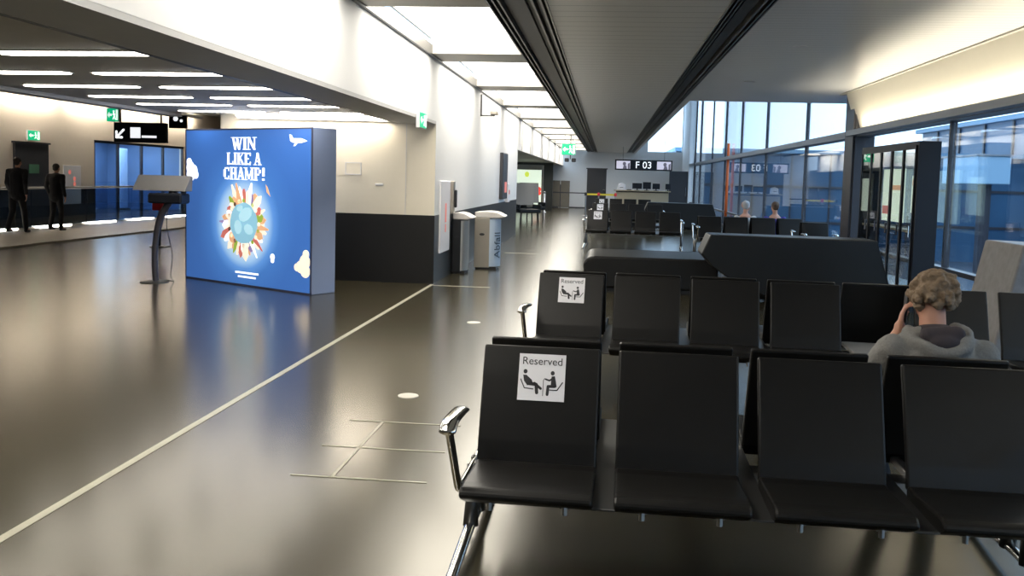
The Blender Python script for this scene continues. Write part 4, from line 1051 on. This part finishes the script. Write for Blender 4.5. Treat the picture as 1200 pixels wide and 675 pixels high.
# hair: full at sides and back, thin on the crown
bm = bmesh.new()
f2 = f; r2 = f2.cross(Vector((0, 0, 1))).normalized(); u2 = r2.cross(f2)
R2 = Matrix((r2, f2, u2)).transposed()
def HP(x, y, z): return Vector((HX, HY, HZ))+R2@Vector((x, y, z))
rr = random.Random(5)
ell(bm, HP(0, -.028, .040), (.094, .100, .086), R2.to_quaternion())
for i in range(70):
    a = rr.uniform(-2.5, 2.5); el = rr.uniform(-.75, .75)
    x = math.sin(a)*.088*math.cos(el); y = -.025-math.cos(a)*.098*math.cos(el); z = .020+math.sin(el)*.095
    if y > .03: continue
    s_ = rr.uniform(.014, .026)
    ell(bm, HP(x, y, z), (s_, s_, s_))
for sx in (-1, 1):
    for k in range(7): ell(bm, HP(sx*(.088+.008*rr.random()), -.05+.012*k, -.02+.012*rr.random()+.006*k), (.018, .02, .024))
obj('hair', fuse(bm, 0.0055, 1, 0.009, 42), 'hair', man)
bm = bmesh.new()
cap(bm, hips+Vector((-.07, 0, -.01)), hips+Vector((.07, 0, -.01)), .115, .115)
for sx in (-1, 1):
    hp = hips+Vector((sx*.10, .02, -.02)); kn = Vector((1.49+sx*.15, 4.78, .50)); an = Vector((1.51+sx*.11, 4.62, .12))
    cap(bm, hp, kn, .092, .070); cap(bm, kn, an, .068, .052)
obj('trousers', fuse(bm, 0.012, 3, 0.004, 16), 'trousers', man)
for sx in (-1, 1):
    an = Vector((1.51+sx*.11, 4.62, .09)); bm = bmesh.new()
    ell(bm, an+Vector((0, -.01, -.04)), (.042, .05, .05)); cap(bm, an+Vector((0, 0, -.055)), an+Vector((sx*.01, .16, -.058)), .034, .032)
    bx(bm, an.x-.042, an.x+.045, an.y-.06, an.y+.20, 0.0, .028, bev=.01)
    obj('shoe', fuse(bm, 0.008, 2), 'shoe_grey', man)
ph = frame((1.402, 4.425, 1.022), (0.12, 0.97, -0.15), (0.10, 0.15, 1.0))
tag(obj('mobile_phone', box(-.036, .036, -.075, .075, -.0045, .0045, bev=.004, seg=2), 'phone', None, matrix=ph), 'black mobile phone held at the left ear of the seated man', 'phone')

# --- walking men by the balustrade
def walker(label, loc, rz, h, stride):
    t = thing('person', label, 'person', loc, rz)
    k = h/1.75
    V = lambda x, y, z: Vector((x, y, z))*k
    hp, ch, nk = V(0, 0, .92), V(0, .02, 1.32), V(0, .03, 1.48)
    hd = V(0, .05, 1.62)
    def legs(sx, ph_): 
        a = V(sx*.09, 0, .90); kn_ = V(sx*.09, .10*ph_+.06, .49); an_ = V(sx*.09, .26*ph_-.02, .09 if ph_ > 0 else .12); return a, kn_, an_
    bm = bmesh.new(); head_into(bm, hd, (0, 1, -.05), k)
    cap(bm, nk-V(0, 0, .06), hd-V(0, .01, .05), .055*k, .05*k); cap(bm, hp, ch, .12*k, .14*k); cap(bm, ch+V(-.14, 0, .1), ch+V(.14, 0, .1), .05*k, .05*k)
    arms = []
    for sx in (-1, 1):
        ph_ = -sx*stride
        sh = V(sx*.19, .02, 1.42); el_ = V(sx*.25, -.04+.10*ph_, 1.14); wr = V(sx*.24, .08+.16*ph_, .90)
        arms.append((sh, el_, wr)); cap(bm, sh, el_, .045*k, .038*k); cap(bm, el_, wr, .038*k, .026*k)
        hand_into(bm, wr, (0, .15, -1), (-sx*.2, 1, 0), (-sx, 0, 0), k, .5)
        a, b_, c_ = legs(sx, sx*stride); cap(bm, a, b_, .08*k, .055*k); cap(bm, b_, c_, .052*k, .036*k); cap(bm, c_, c_+V(0, .15, -.05), .036*k, .03*k)
    obj('body', fuse(bm, 0.012, 2), 'skin', t)
    bm = bmesh.new(); cap(bm, V(0, 0, .88), ch, .15*k, .165*k); ell(bm, ch+V(0, 0, .04), (.21*k, .125*k, .15*k)); cap(bm, ch+V(-.15, 0, .10), ch+V(.15, 0, .10), .065*k, .065*k); cap(bm, ch+V(0, 0, .1), nk+V(0, 0, -.01), .09*k, .06*k)
    for sh, el_, wr in arms: cap(bm, sh, el_, .064*k, .054*k); cap(bm, el_, el_.lerp(wr, .95), .052*k, .04*k)
    obj('jacket', fuse(bm, 0.014, 3, .004, 12), 'suit', t)
    bm = bmesh.new(); cap(bm, V(-.06, 0, .90), V(.06, 0, .90), .125*k, .125*k)
    for sx in (-1, 1):
        a, b_, c_ = legs(sx, sx*stride); cap(bm, a, b_, .092*k, .070*k); cap(bm, b_, c_+V(0, 0, .01), .068*k, .056*k)
    obj('trousers', fuse(bm, 0.014, 3, .004, 12), 'suit', t)
    for sx in (-1, 1):
        c_ = legs(sx, sx*stride)[2]; bm = bmesh.new(); ell(bm, c_+V(0, -.01, -.04), (.042*k, .05*k, .045*k)); cap(bm, c_+V(0, 0, -.05), c_+V(0, .18, -.055), .034*k, .03*k)
        obj('shoe', fuse(bm, 0.01, 2), 'shoe', t)
    bm = bmesh.new(); ell(bm, hd+V(0, -.025, .045), (.086*k, .098*k, .085*k)); ell(bm, hd+V(0, -.06, -.01), (.072*k, .05*k, .06*k))
    obj('hair', fuse(bm, 0.01, 1, .006, 30), 'hair_dark', t)
    return t
walker('person in black walking away at the left edge, nearer of the two by the balustrade', (-13.25, 19.6, 0.035), 0.15, 1.72, 0.9)
walker('person in a dark suit walking away before the charcoal door and white notices', (-12.95, 20.6, 0.035), 0.0, 1.60, 0.35)

# --- distant seated people behind the glass side bench
def sitter(label, x, y, hair, top, turn):
    t = thing('person', label, 'person', (x, y, 0), 0)
    bm = bmesh.new(); hd = Vector((0, -.02, 1.10))
    head_into(bm, hd, (math.sin(turn), math.cos(turn), 0)); cap(bm, (0, -.05, .88), hd-Vector((0, .02, .05)), .06, .05); cap(bm, (0, 0, .54), (0, -.04, .82), .13, .14)
    for sx in (-1, 1):
        sh = Vector((sx*.19, -.03, .84)); el_ = Vector((sx*.25, .12, .62)); wr = Vector((sx*.12, .32, .60)); cap(bm, sh, el_, .046, .038); cap(bm, el_, wr, .038, .027)
        hand_into(bm, wr, (-sx*.3, 1, -.2), (-sx, 0, .3), (0, 0, -1), 1, .5)
        kn = Vector((sx*.12, .45, .50)); an = Vector((sx*.12, .48, .09)); cap(bm, (sx*.1, .02, .52), kn, .08, .056); cap(bm, kn, an, .052, .036); cap(bm, an, an+Vector((0, .15, -.05)), .036, .03)
    obj('body', fuse(bm, 0.014, 2), 'skin', t)
    bm = bmesh.new(); cap(bm, (0, 0, .54), (0, -.04, .76), .155, .165); ell(bm, (0, -.04, .78), (.21, .13, .13))
    for sx in (-1, 1): cap(bm, (sx*.19, -.03, .84), (sx*.25, .12, .62), .064, .054); cap(bm, (sx*.25, .12, .62), (sx*.13, .30, .60), .052, .04)
    obj('jacket', fuse(bm, 0.016, 3), top, t)
    bm = bmesh.new(); cap(bm, (-.06, 0, .52), (.06, 0, .52), .11, .11)
    for sx in (-1, 1): cap(bm, (sx*.1, .02, .52), (sx*.12, .45, .50), .09, .068); cap(bm, (sx*.12, .45, .50), (sx*.12, .48, .12), .066, .052)
    obj('trousers', fuse(bm, 0.016, 3), 'trousers', t)
    for sx in (-1, 1):
        bm = bmesh.new(); cap(bm, (sx*.12, .47, .04), (sx*.12, .66, .036), .042, .034); obj('shoe', fuse(bm, .012, 2), 'shoe', t)
    bm = bmesh.new(); ell(bm, hd+Vector((0, -.03, .045)), (.088, .098, .085)); ell(bm, hd+Vector((0, -.065, -.01)), (.074, .05, .06))
    obj('hair', fuse(bm, .012, 1, .006, 30), hair, t)
sitter('distant seated person with white hair and pale top behind the glass side bench', 3.03, 20.60, 'hair_white', 'white_cloth', 1.2)
sitter('distant seated person with brown hair and purple jacket behind the glass side bench', 3.66, 20.60, 'hair_brown', 'purple', -0.4)
